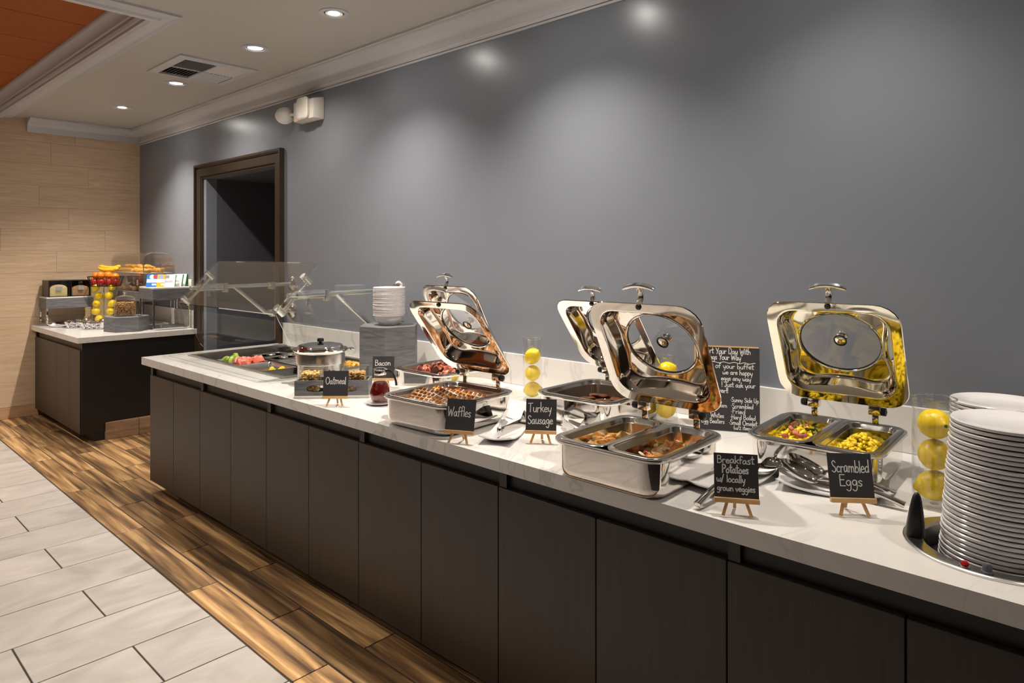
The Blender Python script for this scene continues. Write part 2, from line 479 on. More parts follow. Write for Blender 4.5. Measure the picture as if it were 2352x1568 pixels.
# moulded frame round the tray opening and the cove inside it
tp = [(1.585, ZC-.0005), (1.585, ZC-.012), (1.565, ZC-.014), (1.555, ZC-.022), (1.525, ZC-.022), (1.515, ZC-.016), (1.505, ZC-.016), (1.497, ZC-.03), (1.462, ZC-.032), (1.450, ZC-.022), (1.444, ZC-.02), (1.444, ZC-.0005)]
cv = [(1.444, ZC), (1.438, ZC+.002), (1.43, ZC+.02), (1.436, ZC+.03), (1.436, ZC+.045), (1.428, ZC+.05), (1.426, ZC+.07), (1.414, ZC+.095), (1.392, ZC+.113), (1.385, ZC+.125), (1.385, TZ), (1.444, TZ)]
m = MB(); m.loft([[(x, TY0+(1.585-x), zz) for x, zz in tp], [(x, YE-.002, zz) for x, zz in tp]])
m.loft([[(x, TY0+(1.585-x), zz) for x, zz in tp], [(-3.2, TY0+(1.585-x), zz) for x, zz in tp]])
struct(m.build('trim_4', 'trim_paint', smooth=40))
m = MB(); m.loft([[(x, TY0+(1.585-x), zz) for x, zz in cv], [(x, YE-.002, zz) for x, zz in cv]])
m.loft([[(x, TY0+(1.585-x), zz) for x, zz in cv], [(-3.2, TY0+(1.585-x), zz) for x, zz in cv]])
m.loft([[(1.44, YE-.002-(1.444-x)*1.2, zz) for x, zz in cv], [(-3.2, YE-.002-(1.444-x)*1.2, zz) for x, zz in cv]])
struct(m.build('trim_5', 'trim_paint', smooth=40))
# ------------------------------------------------------------------ doorway frame
FY0, FY1, FZ = 5.04, 6.69, 2.478
dr = bpy.data.objects.new('door_1', None); COL.objects.link(dr); struct(dr)
def jamb(y0, y1, sgn):
    # section across the jamb: outer raised fillet, flat, inner fillet, reveal
    s = [(0, .042), (.02, .042), (.02, .03), (.028, .024), (.108, .024), (.112, .012), (.13, .012), (.13, -.1), (0, -.1)]
    yb = y0 if sgn > 0 else y1
    return [(XW-d, yb+sgn*u) for u, d in s]
for nm, sg in (('jamb', 1), ('jamb', -1)):
    sec = jamb(FY0, FY1, sg)
    m = MB(); m.loft([[(x, yv, 0) for x, yv in sec], [(x, yv, FZ-abs(yv-(FY0 if sg > 0 else FY1))) for x, yv in sec]])
    m.build(nm, 'bronze', dr, smooth=0)
s = [(0, .042), (.02, .042), (.02, .03), (.028, .024), (.108, .024), (.112, .012), (.13, .012), (.13, -.1), (0, -.1)]
m = MB(); m.loft([[(XW-d, FY0+u, FZ-u) for u, d in s], [(XW-d, FY1-u, FZ-u) for u, d in s]])
m.build('head', 'bronze', dr, smooth=0)

# ------------------------------------------------------------------ downlights
def downlight(x, y, bright, label, grp, zc=ZC):
    t = thing('downlight', label, 'downlight', (x, y, zc), 0, grp)
    MB().lathe([(.085, -.0005), (.084, -.005), (.060, -.007), (.056, -.002), (.056, -.0005)], 40, cap0=False, cap1=False, loop=True).build('trim_ring', 'trim_paint', t)
    MB().lathe([(.056, -.0006), (.056, -.0022), (.05, -.0022), (.05, -.0006)], 40, cap0=False, cap1=False, loop=True).build('gasket', 'black_plastic', t)
    if bright:
        MB().lathe([(.050, -.0008), (.049, -.006), (.032, -.004), (.032, -.0008)], 36, cap0=False, cap1=False, loop=True).build('gimbal', 'white_plastic', t)
        MB().lathe([(.03, -.0008), (.03, -.003), (.001, -.0045)], 14).build('lens', 'lamp_bright', t)
    else:
        MB().lathe([(.049, -.0008), (.047, -.0016), (.001, -.0018)], 20).build('lens', 'lamp_soft', t)
for (x, y, w, br), lb in zip(DOWNLIGHTS, ['bright recessed downlight over the near end of the buffet', 'bright recessed downlight above the plate stacks', 'bright recessed downlight above the turkey sausage dish',
        'bright recessed downlight nearest to the top edge of the photo', 'frosted recessed downlight just in front of the ceiling vent', 'frosted recessed downlight beyond the ceiling vent', 'bright recessed downlight farthest away, by the stone wall']):
    downlight(x, y, br, lb, 'recessed downlights along the buffet')
    spot(x, y, ZC-.012, w, 114 if br else 150)
for i, (x, y, w) in enumerate(ROOM_FILL):
    downlight(x, y, True, 'added unseen fill downlight over the tiled floor of the room', 'added fill downlights over the tiled floor')
    spot(x, y, ZC-.012, w, 130)
for x, y, w in TRAY_FILL:
    downlight(x, y, True, 'added unseen fill downlight in the orange panels of the raised ceiling', None, TZ)
    spot(x, y, TZ-.012, w, 130)
# ------------------------------------------------------------------ ceiling vent
vt = thing('ceiling_vent', 'white four way ceiling air vent with louvred quarters', 'vent', (2.15, 5.13, ZC))
vx, vy, vi = .28, .31, .055
MB().loft([[(x, y, 0) for x, y in ((-vx,-vy),(vx,-vy),(vx,vy),(-vx,vy))], [(x, y, -.012) for x, y in ((-vx,-vy),(vx,-vy),(vx,vy),(-vx,vy))],
           [(x, y, -.02) for x, y in ((-vx+vi,-vy+vi),(vx-vi,-vy+vi),(vx-vi,vy-vi),(-vx+vi,vy-vi))], [(x, y, 0) for x, y in ((-vx+vi,-vy+vi),(vx-vi,-vy+vi),(vx-vi,vy-vi),(-vx+vi,vy-vi))]], loop=True).build('frame', 'trim_paint', vt, smooth=0)
MB().box(-vx+vi, vx-vi, -vy+vi, vy-vi, -.003, -.0006).build('backing', 'black_void', vt, smooth=0)
ax, ay = vx-vi, vy-vi
sl = {}
for qx in (-1, 1):
    for qy in (-1, 1):
        n = 9
        for i in range(n):
            if qx*qy > 0:      # slats along x
                c = (i+.5)/n*ay*qy; k = ('x', qx)
                if k not in sl:
                    m = MB(); L0 = ax-.008; d = .008 if qx < 0 else -.013
                    m.add([(-L0/2, -d, -.019), (L0/2, -d, -.019), (L0/2, d, -.006), (-L0/2, d, -.006), (-L0/2, -d, -.0175), (L0/2, -d, -.0175), (L0/2, d, -.0045), (-L0/2, d, -.0045)], [(3,2,1,0),(4,5,6,7),(0,1,5,4),(1,2,6,5),(2,3,7,6),(3,0,4,7)])
                    sl[k] = m.mesh('slat', smooth=0)
                obj('slat', sl[k], 'trim_paint', vt, (qx*ax/2, c, 0))
            else:
                c = (i+.5)/n*ax*qx; k = ('y', qx)
                if k not in sl:
                    m = MB(); L0 = ay-.008; d = .008 if qx < 0 else .013; e = -1 if qx > 0 else 1
                    m.add([(-d*e, -L0/2, -.019), (d*e, -L0/2, -.006), (d*e, L0/2, -.006), (-d*e, L0/2, -.019), (-d*e, -L0/2, -.0175), (d*e, -L0/2, -.0045), (d*e, L0/2, -.0045), (-d*e, L0/2, -.0175)], [(3,2,1,0),(4,5,6,7),(0,1,5,4),(1,2,6,5),(2,3,7,6),(3,0,4,7)])
                    sl[k] = m.mesh('slat', smooth=0)
                obj('slat', sl[k], 'trim_paint', vt, (c, qy*ay/2, 0))
MB().box(-.006, .006, -ay, ay, -.02, -.003).box(-ax, ax, -.006, .006, -.0198, -.003).build('cross_bar', 'trim_paint', vt, smooth=0)
# ------------------------------------------------------------------ emergency light on the wall
em = thing('emergency_light', 'white two headed emergency light high on the grey wall', 'emergency light', (XW, 4.64, 2.63))
MB().loft([[(0, yv, zz) for yv, zz in ((-.19,0),(.12,0),(.12,.17),(-.19,.17))], [(-.085, yv, zz) for yv, zz in ((-.17,.004),(.11,.004),(.11,.15),(-.17,.15))]]).build('housing', 'white_plastic', em, bevel=.008)
m = MB(); R0 = [(-.0855, yv-.045, zz+.085) for yv, zz, _ in [(p[0], p[1], 0) for p in rrect(.155, .16, .03, 0)]]
R1 = [(-.102, yv*1.0-.045+.0, zz+.088) for yv, zz in [(p[0], p[1]) for p in rrect(.16, .165, .035, 0)]]
R2 = [(-.110, yv-.045, zz+.088) for yv, zz in [(p[0], p[1]) for p in rrect(.14, .145, .03, 0)]]
m.loft([R0, R1]); h1 = m.build('lamp_head', 'white_plastic', em)
MB().loft([R1, R2]).build('lens', 'lens_plastic', h1)
m = MB()
m.lathe([(.001, -.052), (.03, -.047), (.06, -.022), (.072, .0), (.074, .006), (.07, .012), (.001, .016)], 28)
m.xf(Matrix.Translation((-.085, .235, .075)) @ Matrix.Rotation(math.radians(70), 4, 'X') @ Matrix.Rotation(math.radians(150), 4, 'Y'))
m.build('lamp_head', 'white_plastic', em)
MB().tube([(-.05, .115, .07), (-.07, .19, .075)], .012).build('lamp_arm', 'white_plastic', em)
MB().lathe([(.006, -.002), (.006, .003), (.002, .005)], 12, (0,0,0)).xf(Matrix.Translation((-.083, .07, .012)) @ Matrix.Rotation(-PI/2, 4, 'Y')).build('indicator', 'led_red', em)

# ------------------------------------------------------------------ worktops
WELL = (1.955, 2.69, 3.60, 4.915)             # x0 x1 y0 y1 of the salad well rim
D1, D2, DR = (1.99, .255), (2.455, .30), .195 # plate dispensers
Y0, Y1 = -1.6, 5.085
wt = thing('worktop', 'long white marble worktop of the main buffet counter', 'worktop')
m = MB(); ZB = CT-.05
wx0, wx1, wy0, wy1 = WELL[0]+.03, WELL[1]-.03, WELL[2]+.03, WELL[3]-.03
m.box(XF, XW-.001, wy1, Y1, ZB, CT); m.box(XF, wx0, wy0, wy1, ZB, CT); m.box(wx1, XW-.001, wy0, wy1, ZB, CT)
ya, yb = -.02, .53
m.box(XF, XW-.001, yb, wy0, ZB, CT); m.box(XF, XW-.001, Y0, ya, ZB, CT)
def holed(m, x0, x1, y0, y1, c, r, z0, z1):
    n = 10; sq = []
    cs = [(x0,y0),(x1,y0),(x1,y1),(x0,y1)]
    for i in range(4):
        a, b = cs[i], cs[(i+1) % 4]
        for k in range(n): sq.append((a[0]+(b[0]-a[0])*k/n, a[1]+(b[1]-a[1])*k/n))
    ci = []
    for p in sq:
        t = math.atan2(p[1]-c[1], p[0]-c[0]); ci.append((c[0]+r*math.cos(t), c[1]+r*math.sin(t)))
    m.loft([[(p[0],p[1],z0) for p in sq], [(p[0],p[1],z1) for p in sq], [(p[0],p[1],z1) for p in ci], [(p[0],p[1],z0) for p in ci]], loop=True)
xm = 2.2225
holed(m, XF, xm, ya, yb, D1, .165, ZB, CT); holed(m, xm, XW-.001, ya, yb, D2, .165, ZB, CT)
m.build('slab', 'marble', wt, smooth=0)
# hairline joint round the salad well
m = MB(); jx, jy0, jy1 = 1.862, 3.585, 5.012; t = .0016
m.box(jx, jx+t*1.6, jy0, jy1, CT-.001, CT+.0004); m.box(jx, 2.70, jy1-t, jy1+t, CT-.001, CT+.0004)
m.box(jx-.03, 2.0, jy0-.065, jy0-.065+t*1.6, CT-.001, CT+.0004)
m.build('joint_line', 'grout', wt, smooth=0)
MB().box(XF-.0004, XF+.004, .169, .1702, ZB, CT+.0003).box(XF, 2.0, .169, .1700, CT-.001, CT+.0003).build('joint_line', 'print_grey', wt, smooth=0)
bs = MB().box(XW-.02, XW-.0005, Y0, 5.03, CT+.0005, CT+.168).build('backsplash', 'marble', smooth=0, bevel=.002)
tag(bs, 'low white marble backsplash along the grey wall behind the buffet', 'backsplash')
# far table top
ft = MB().box(1.735, XW-.001, 6.655, YE-.001, CT-.05, CT).build('worktop', 'marble', smooth=0, bevel=.002)
tag(ft, 'short white marble worktop of the far bread counter', 'worktop')
bs = MB().box(XW-.02, XW-.0005, 6.70, YE-.002, CT+.0005, CT+.168).build('backsplash', 'marble', smooth=0, bevel=.002)
tag(bs, 'low white marble backsplash behind the far bread counter', 'backsplash')
# ------------------------------------------------------------------ cabinets
def cabinet(y0, y1, doors, label, group, xf=1.738, holes=(), seamgap=.0035):
    t = thing('base_cabinet', label, 'cabinet', (0, 0, 0), 0, group)
    c = MB()
    c.box(xf+.022, xf+.04, y0+.001, y1-.001, .085, CT-.052)       # front board behind the doors
    c.box(XW-.06, XW-.03, y0+.001, y1-.001, .085, CT-.052)
    c.box(xf+.04, XW-.06, y0+.001, y0+.019, .085, .78); c.box(xf+.04, XW-.06, y1-.019, y1-.001, .085, .78)
    c.box(xf+.04, XW-.06, y0+.019, y1-.019, .085, .1)
    c.build('carcass', 'black_panel', t, smooth=0)
    MB().box(xf+.105, xf+.125, y0+.001, y1-.001, 0, .085).build('plinth', 'black_panel', t, smooth=0)
    MB().box(xf+.006, xf+.022, y1-.035, y1-.001, .80, CT-.052).build('stile', 'espresso', t, smooth=0)
    for a, b in doors:
        MB().box(xf, xf+.021, a+seamgap/2, b-seamgap/2, .076, .798).build('door', 'espresso', t, smooth=0, bevel=.0015, seg=1)
    return t
ed = [5.0, 4.592, 4.188, 3.774, 3.362, 2.945, 2.530, 2.101, 1.675, 1.251, .819, .391, -.03, -.45, -.87]
lbs = ['dark brown cabinet pair at the far left end of the buffet counter', 'dark brown cabinet pair second from the left end of the buffet counter', 'dark brown cabinet pair under the oatmeal toppings', 'dark brown cabinet pair under the waffle dish',
       'wide dark brown cabinet pair under the breakfast potatoes sign', 'dark brown cabinet pair below the near plate dispenser', 'dark brown cabinet pair past the right edge of the photo']
for i in range(7):
    a, b, c = ed[2*i], ed[2*i+1], ed[2*i+2]
    cabinet(c, a, [(b, a), (c, b)], lbs[i], 'dark brown cabinets under the main buffet')
e2 = [8.2, 7.43, 7.02, 6.70]
fc = cabinet(6.70, 8.2, [(e2[1], e2[0]), (e2[2], e2[1]), (e2[3], e2[2])], 'dark brown three door cabinet under the far bread counter', None, 1.765)
MB().box(1.775, XW-.002, 6.676, 6.699, .076, CT-.052).build('end_panel', 'black_panel', fc, smooth=0)
MB().box(1.87, 1.948, 6.680, 6.70, 0, .076).build('plinth', 'black_panel', fc, smooth=0)
bb = bpy.data.objects.new('baseboard_passage', None); COL.objects.link(bb); struct(bb)
x = 1.95
for w in (.27, .4, .13):
    MB().box(x+.001, x+w-.001, 6.648, 6.672, 0, .152).build('tile', 'base_tile', bb, smooth=0, bevel=.004); x += w
MB().box(1.95, 1.972, 6.673, 8.1, 0, .074).build('tile', 'base_tile', bb, smooth=0, bevel=.002)

# ------------------------------------------------------------------ salad well
wl = thing('salad_well', 'drop-in stainless cold well for fruit at the left end of the buffet', 'cold well')
x0, x1, y0, y1 = WELL
def rect(a, b, c, d, z): return [(a,c,z),(b,c,z),(b,d,z),(a,d,z)]
MB().loft([rect(x0,x1,y0,y1,CT+.0003), rect(x0,x1,y0,y1,CT+.006), rect(x0+.012,x1-.012,y0+.012,y1-.012,CT+.010), rect(x0+.04,x1-.04,y0+.04,y1-.04,CT+.006), rect(x0+.04,x1-.04,y0+.04,y1-.04,CT+.0003)], loop=True).build('rim', 'well_steel', wl, smooth=0)
a, b, c, d = x0+.042, x1-.042, y0+.042, y1-.042
MB().loft([rect(a,b,c,d,CT+.004), rect(a+.004,b-.004,c+.004,d-.004,CT-.10), rect(a+.002,b-.002,c+.002,d-.002,CT-.104), rect(a-.002,b+.002,c-.002,d+.002,CT+.003)], cap0=False, cap1=False).build('basin', 'well_steel', wl, smooth=0)
MB().box(a+.003, b-.003, c+.003, d-.003, CT-.104, CT-.10).build('basin_floor', 'well_steel', wl, smooth=0)
def gn_pan(name, label, cat, cx, cy, wx, wy, depth, z, mat='brushed', group=None, lip=.012, r=.02):
    t = thing(name, label, cat, (cx, cy, z), 0, group)
    rg = [rrect(wx, wy, r, 0), rrect(wx, wy, r, -.004), rrect(wx-2*lip, wy-2*lip, r*.8, -.005), rrect(wx-2*lip-.012, wy-2*lip-.012, r*.8, -depth), rrect(wx-2*lip-.03, wy-2*lip-.03, r*.8, -depth-.003),
          ]
    inn = [rrect(wx-2*lip-.034, wy-2*lip-.034, r*.7, -depth-.0005), rrect(wx-2*lip-.016, wy-2*lip-.016, r*.7, -depth+.004), rrect(wx-2*lip-.005, wy-2*lip-.005, r*.8, -.004), rrect(wx-2*lip, wy-2*lip, r*.8, -.0005)]
    MB().loft(rg+inn, cap0=False, cap1=False, loop=True).build('shell', mat, t)
    MB().loft([rrect(wx-2*lip-.032, wy-2*lip-.032, r*.7, -depth-.002), rrect(wx-2*lip-.032, wy-2*lip-.032, r*.7, -depth)]).build('pan_base', mat, t)
    return t
zp = CT-.004
PANS = [(2.13, 4.545, .235, .172, 'steel pan of green melon slices in the fruit well'), (2.13, 4.370, .235, .172, 'steel pan of watermelon pieces in the fruit well'),
        (2.13, 4.107, .235, .34, 'steel pan of pineapple pieces at the near front corner of the fruit well'), (2.385, 4.107, .235, .34, 'empty steel pan behind the pineapple in the fruit well'),
        (2.545, 3.80, .175, .26, 'steel pan of orange peach slices beside the soup kettle')]
for cx, cy, wx, wy, lb in PANS: gn_pan('food_pan', lb, 'pan', cx, cy, wx, wy, .06, zp, 'brushed', 'steel pans in the fruit well')
def pan_lid(cx, cy, wx, wy, label):
    t = thing('pan_lid', label, 'lid', (cx, cy, zp+.001), 0, 'covers in the fruit well')
    MB().loft([rrect(wx, wy, .02, 0), rrect(wx, wy, .02, .003), rrect(wx-.03, wy-.03, .015, .004), rrect(wx-.036, wy-.036, .015, -.004), rrect(wx-.08, wy-.08, .01, .0)]).build('cover', 'well_steel', t)
    MB().lathe([(.001, .012), (.022, .009), (.03, .002), (.031, -.002)], 24, (0, 0, 0)).build('knob', 'steel', t)
pan_lid(2.385, 4.545, .235, .172, 'flat steel cover with a domed knob behind the melon pan')
pan_lid(2.385, 4.370, .235, .172, 'flat steel cover with a domed knob behind the watermelon pan')
tub = thing('plastic_tub', 'clear round plastic tub with a black lid standing in the fruit well', 'tub', (2.545, 4.72, CT-.06))
MB().lathe([(.036, 0), (.05, .085), (.048, .085), (.034, .003)], 28, cap1=False).build('cup', 'acrylic', tub)
MB().lathe([(.053, .084), (.053, .094), (.045, .096), (.001, .094)], 28).build('tub_lid', 'grey_plastic', tub)
for k in range(4):
    tag(obj('foil_cup', blob(.03, .022, .014, k+40, .35), 'foil', None, (2.545+.05*(k % 2), 4.36+.055*k, CT+.008), (0,0,k)), 'small crumpled foil wrapped cup at the back of the fruit well', 'foil cup', 'foil cups in the fruit well')
MB_w = MB().box(2.50, 2.64, 4.30, 4.56, -.002, 0)
tag(MB_w.xf(Matrix.Translation((0,0,CT-.006))).build('cover_plate', 'well_steel', smooth=0), 'flat steel plate under the foil cups in the fruit well', 'plate')
# melon and fruit pieces
def wedge(L, h, w):
    # crescent slice
    pts = []
    for i in range(9):
        a = PI*i/8; pts.append((L/2*math.cos(a), h*math.sin(a)))
    for i in range(1, 8):
        a = PI*(8-i)/8; pts.append((L/2*.72*math.cos(a), h*.45*math.sin(a)))
    m = MB(); m.loft([[(x, -w/2, z) for x, z in pts], [(x, w/2, z) for x, z in pts]]); return m.mesh('melon_slice', bevel=.002)
random.seed(11)
w1 = wedge(.09, .04, .022)
for k in range(7):
    tag(obj('melon_slice', w1, 'honeydew', None, (2.13+random.uniform(-.055,.055), 4.545+random.uniform(-.04,.04), CT-.04+.006*k), (random.uniform(-.5,.5), random.uniform(-.4,.4), random.uniform(0,3))), 'pale green melon slice in its steel pan', 'melon', 'green melon slices')
def chunk(s, seed):
    me = MB().loft([rrect(s, s*.8, .004, 0, 3), rrect(s*.9, s, .004, s*.5, 3), rrect(s*.45, s*.5, .003, s*.95, 3)]).mesh('chunk', smooth=30)
    return jitter(me, s*.12, seed, 30)
wm = [chunk(.045, k) for k in range(4)]
for k in range(22):
    L_ = k//11
    tag(obj('watermelon_chunk', wm[k % 4], 'watermelon', None, (2.13+random.uniform(-.085,.085), 4.37+random.uniform(-.05,.05), CT-.052+L_*.03+random.uniform(0,.012)), (random.uniform(-.6,.6), random.uniform(-.6,.6), random.uniform(0,6))), 'pink watermelon chunk in the fruit well', 'watermelon', 'watermelon chunks')
pn = [chunk(.035, k+9) for k in range(3)]
for k in range(14):
    tag(obj('pineapple_chunk', pn[k % 3], 'pineapple', None, (2.13+random.uniform(-.03,.08), 4.03+random.uniform(-.07,.06), CT-.062+(k//8)*.022), (random.uniform(-.5,.5), random.uniform(-.5,.5), random.uniform(0,6))), 'yellow pineapple chunk in the front steel pan', 'pineapple', 'pineapple chunks')
pe = [wedge(.07, .03, .02), chunk(.034, 31)]
for k in range(14):
    tag(obj('peach_slice', pe[k % 2], 'peach', None, (2.545+random.uniform(-.05,.05), 3.80+random.uniform(-.08,.08), CT-.05+(k//7)*.022), (random.uniform(-.5,.5), random.uniform(-.4,.4), random.uniform(0,6))), 'orange peach slice in the pan beside the soup kettle', 'peach', 'peach slices')
# ------------------------------------------------------------------ sneeze guard
sg = thing('sneeze_guard', 'clear glass sneeze guard on steel wall brackets over the fruit well', 'sneeze guard', (0,0,0))
YL, YR = 4.88, 3.53
def pane(poly, y, t=.0095):
    # rounded polygon in the x-z plane
    pts = []
    n = len(poly)
    for i in range(n):
        p, a, b = Vector(poly[i]), Vector(poly[i-1]), Vector(poly[(i+1) % n]); r = .03
        u, v = (a-p).normalized()*r, (b-p).normalized()*r
        for k in range(5):
            s = k/4; q = (p+u)*(1-s)**2+p*2*s*(1-s)+(p+v)*s*s; pts.append((q.x, q.y))
    return pts
pp = pane([(2.15, 1.578), (2.585, 1.578), (2.595, .966), (2.045, .966), (1.875, 1.298)], 0)
for yv in (YL, YR):
    m = MB(); m.loft([[(x, yv-.004, zz) for x, zz in pp], [(x, yv+.004, zz) for x, zz in pp]], cap0=True, cap1=True)
    # edge faces get the greenish edge colour
    me = m.mesh('side_pane', smooth=0); me.materials.append(MATS['glass']); me.materials.append(MATS['glass_edge'])
    for f in me.polygons:
        if len(f.vertices) == 4 and abs(f.normal.y) < .5: f.material_index = 1
    obj('side_pane', me, None, sg)
A, Bq = Vector((2.147, 0, 1.575)), Vector((1.872, 0, 1.290)); nrm = Vector((-(Bq-A).z, 0, (Bq-A).x)).normalized()*.005
m = MB(); q = [A+nrm, A-nrm, Bq-nrm, Bq+nrm]
m.loft([[(p.x, YR+.012, p.z) for p in q], [(p.x, YL-.035, p.z) for p in q]])
me = m.mesh('front_pane', smooth=0); me.materials.append(MATS['glass']); me.materials.append(MATS['glass_edge'])
for f in me.polygons:
    if f.area < .05: f.material_index = 1
obj('front_pane', me, None, sg)
for yv, yc in ((YL+.03, YL-.02), (YR+.03, YR+.03)):
    br = bpy.data.objects.new('bracket', None); COL.objects.link(br); br.parent = sg
    z1, z2 = 1.395, 1.185
    for zz in (z1, z2):
        MB().lathe([(.058, .0005), (.058, .006), (.045, .018), (.02, .026), (.001, .028)], 32).xf(Matrix.Translation((XW, yv, zz)) @ Matrix.Rotation(-PI/2, 4, 'Y')).build('flange', 'satin_nickel', br)
    MB().tube([(XW-.01, yv, z1), (1.97, yv, z1-.006)], .0155, 16).build('rod', 'satin_nickel', br)
    MB().tube([(XW-.01, yv, z2), (2.52, yv, z2)], .0155, 16).build('rod', 'satin_nickel', br)
    MB().tube([(2.535, yv, z2-.004), (2.285, yv, z1-.005)], .0145, 16).build('strut', 'satin_nickel', br)
    MB().tube([(2.20, yv, z1-.004), (2.02, yv, z1-.006)], .027, 20).build('sleeve', 'brushed', br)
    MB().tube([(2.10, yv, z1-.03), (2.10, yv, z1-.06)], .007, 10).tube([(2.10, yv, z1-.055), (2.10, yv, z1-.066)], .018, 14).build('thumb_screw', 'satin_nickel', br)
    MB().box(2.205, 2.235, yv-.02, yv+.02, z1-.045, z1+.022).build('clamp', 'brushed', br, bevel=.003)
    for cx, cz in ((2.585, z1), (2.585, z2)):
        if yv > 4: MB().box(cx-.025, cx+.012, yv-.035, yv+.02, cz-.035, cz+.02).build('clamp', 'brushed', br, bevel=.003)
    # glass holder following the slanted pane
    off = Vector((.028, 0, -.028)); p1, p2 = A.lerp(Bq, .28)+off, A.lerp(Bq, .88)+off
    MB().tube([(p1.x, yc, p1.z), (p2.x, yc, p2.z)], .011, 12).build('holder', 'satin_nickel', br)
    for p in (p1, p2):
        MB().tube([(p.x+.012, yc, p.z-.012), (p.x-.036, yc, p.z+.036)], .019, 18).build('glass_stud', 'satin_nickel', br)
# ------------------------------------------------------------------ soup kettle
kt = thing('soup_kettle', 'round stainless soup kettle with hinged lid and black knob', 'kettle', (2.054, 3.355, CT))
MB().lathe([(.112, .0005), (.118, .006), (.119, .10), (.121, .104), (.133, .11), (.134, .155), (.132, .168), (.128, .172), (.124, .168), (.124, .02), (.001, .018)], 56).build('inset', 'brushed', kt)
MB().lathe([(.132, .168), (.146, .176), (.150, .184), (.146, .19), (.128, .186)], 56, cap0=False, cap1=False).build('rim', 'steel', kt)
MB().lathe([(.128, .186), (.127, .197), (.118, .208), (.08, .216), (.001, .22)], 56, cap0=False).build('lid', 'steel', kt)
MB().lathe([(.009, .218), (.009, .226), (.018, .228), (.019, .236), (.016, .244), (.001, .246)], 24).build('knob', 'black_plastic', kt)
for sx in (-1, 1):
    MB().sweep([(sx*.11, -.10*sx, .184), (sx*.128, -.112*sx, .186), (sx*.14, -.118*sx, .182)], [.06,.05,.03], .008, (1, 1, 0)).build('ear', 'steel', kt)
# ------------------------------------------------------------------ chafing dishes
RX, RY, RZ = .444, .414, .124
LL, LW = .409, .424
_ch = {}
def cached(key, fn):
    if key not in _ch: _ch[key] = fn()
    return _ch[key]
def body_mesh():
    m = MB(); X, Y = RX, RY
    m.loft([rrect(X-.07, Y-.07, .05, .004), rrect(X-.05, Y-.05, .06, .007), rrect(X-.034, Y-.034, .066, .018), rrect(X-.028, Y-.028, .068, .034), rrect(X-.026, Y-.026, .068, RZ-.016),
            rrect(X-.03, Y-.03, .066, RZ-.010), rrect(X-.05, Y-.05, .06, RZ-.008), rrect(X-.052, Y-.052, .06, .04), rrect(X-.06, Y-.06, .055, .034)])
    return m.mesh('body', smooth=40)
def rim_mesh():
    m = MB(); X, Y = RX, RY
    m.loft([rrect(X-.03, Y-.03, .066, RZ-.013), rrect(X-.008, Y-.008, .072, RZ-.013), rrect(X, Y, .074, RZ-.008), rrect(X-.003, Y-.003, .073, RZ-.001), rrect(X-.012, Y-.012, .07, RZ),
            rrect(X-.03, Y-.03, .064, RZ-.002), rrect(X-.05, Y-.05, .058, RZ-.004), rrect(X-.05, Y-.05, .058, RZ-.009)], loop=True)
    return m.mesh('rim', smooth=60)
def deep_pan(wx, wy, depth, lip, r):
    m = MB()
    m.loft([rrect(wx, wy, r+lip*.6, -.002), rrect(wx, wy, r+lip*.6, .0005), rrect(wx-.004, wy-.004, r+lip*.5, .002), rrect(wx-2*lip+.006, wy-2*lip+.006, r, .001), rrect(wx-2*lip, wy-2*lip, r, -.003),
            rrect(wx-2*lip-.006, wy-2*lip-.006, r, -.016), rrect(wx-2*lip-.012, wy-2*lip-.012, r, -.018), rrect(wx-2*lip-.020, wy-2*lip-.020, r*.95, -depth+.012), rrect(wx-2*lip-.03, wy-2*lip-.03, r*.9, -depth+.003), rrect(wx-2*lip-.05, wy-2*lip-.05, r*.8, -depth),
            ], cap0=False)
    return m.mesh('food_pan', smooth=50)
def lid_mesh():
    # local x: along the lid from the hinge edge, y: across, z: outwards
    c = LL/2; R = lambda w, l, r, z, b=0: rrect(l, w, r, z, cx=c, bulge=b)
    inner = [R(LW-.138, LL-.138, .05, .0605, .012)]
    el = ellipse_like([(p[0], p[1], 0) for p in inner[0]], .118, .134, .062, cx=c+.008)
    rings = [el, inner[0], R(LW-.128, LL-.128, .052, .059, .012), R(LW-.120, LL-.120, .054, .055, .011), R(LW-.112, LL-.112, .055, .050, .010), R(LW-.098, LL-.098, .058, .028, .006), R(LW-.086, LL-.086, .062, .010), R(LW-.074, LL-.074, .066, .006),
             R(LW-.070, LL-.070, .066, .0005), R(LW-.060, LL-.060, .068, -.001), R(LW-.004, LL-.004, .073, -.0005), R(LW, LL, .074, .002), R(LW-.004, LL-.004, .073, .006),
             R(LW-.062, LL-.062, .068, .007), R(LW-.072, LL-.072, .066, .016), R(LW-.09, LL-.09, .06, .045), R(LW-.14, LL-.14, .05, .066, .008)]
    el2 = [(p[0], p[1], .070) for p in el]
    rings.append(el2)
    m = MB(); m.loft(rings, cap0=False, cap1=False, loop=True)
    return m.mesh('lid', smooth=45)
def window_ring_mesh():
    c = LL/2+.008; n = 48
    m = MB(); m.tube([(c+.119*math.cos(2*PI*k/n), .135*math.sin(2*PI*k/n), .062) for k in range(n)], .0042, 8, closed=True); return m.mesh('window_ring')
def seal_mesh():
    c = LL/2+.008; n = 48
    m = MB(); m.tube([(c+.1145*math.cos(2*PI*k/n), .1305*math.sin(2*PI*k/n), .0655) for k in range(n)], .0025, 6, closed=True); return m.mesh('seal')
def window_mesh():
    c = LL/2+.008; n = 48; rg = []
    for s, z in ((1,.064), (.8,.069), (.5,.073), (.2,.0745), (.01,.075)):
        rg.append([(c+.117*s*math.cos(2*PI*k/n), .133*s*math.sin(2*PI*k/n), z) for k in range(n)])
    m = MB(); m.loft(rg, cap0=False); return m.mesh('window', smooth=60)
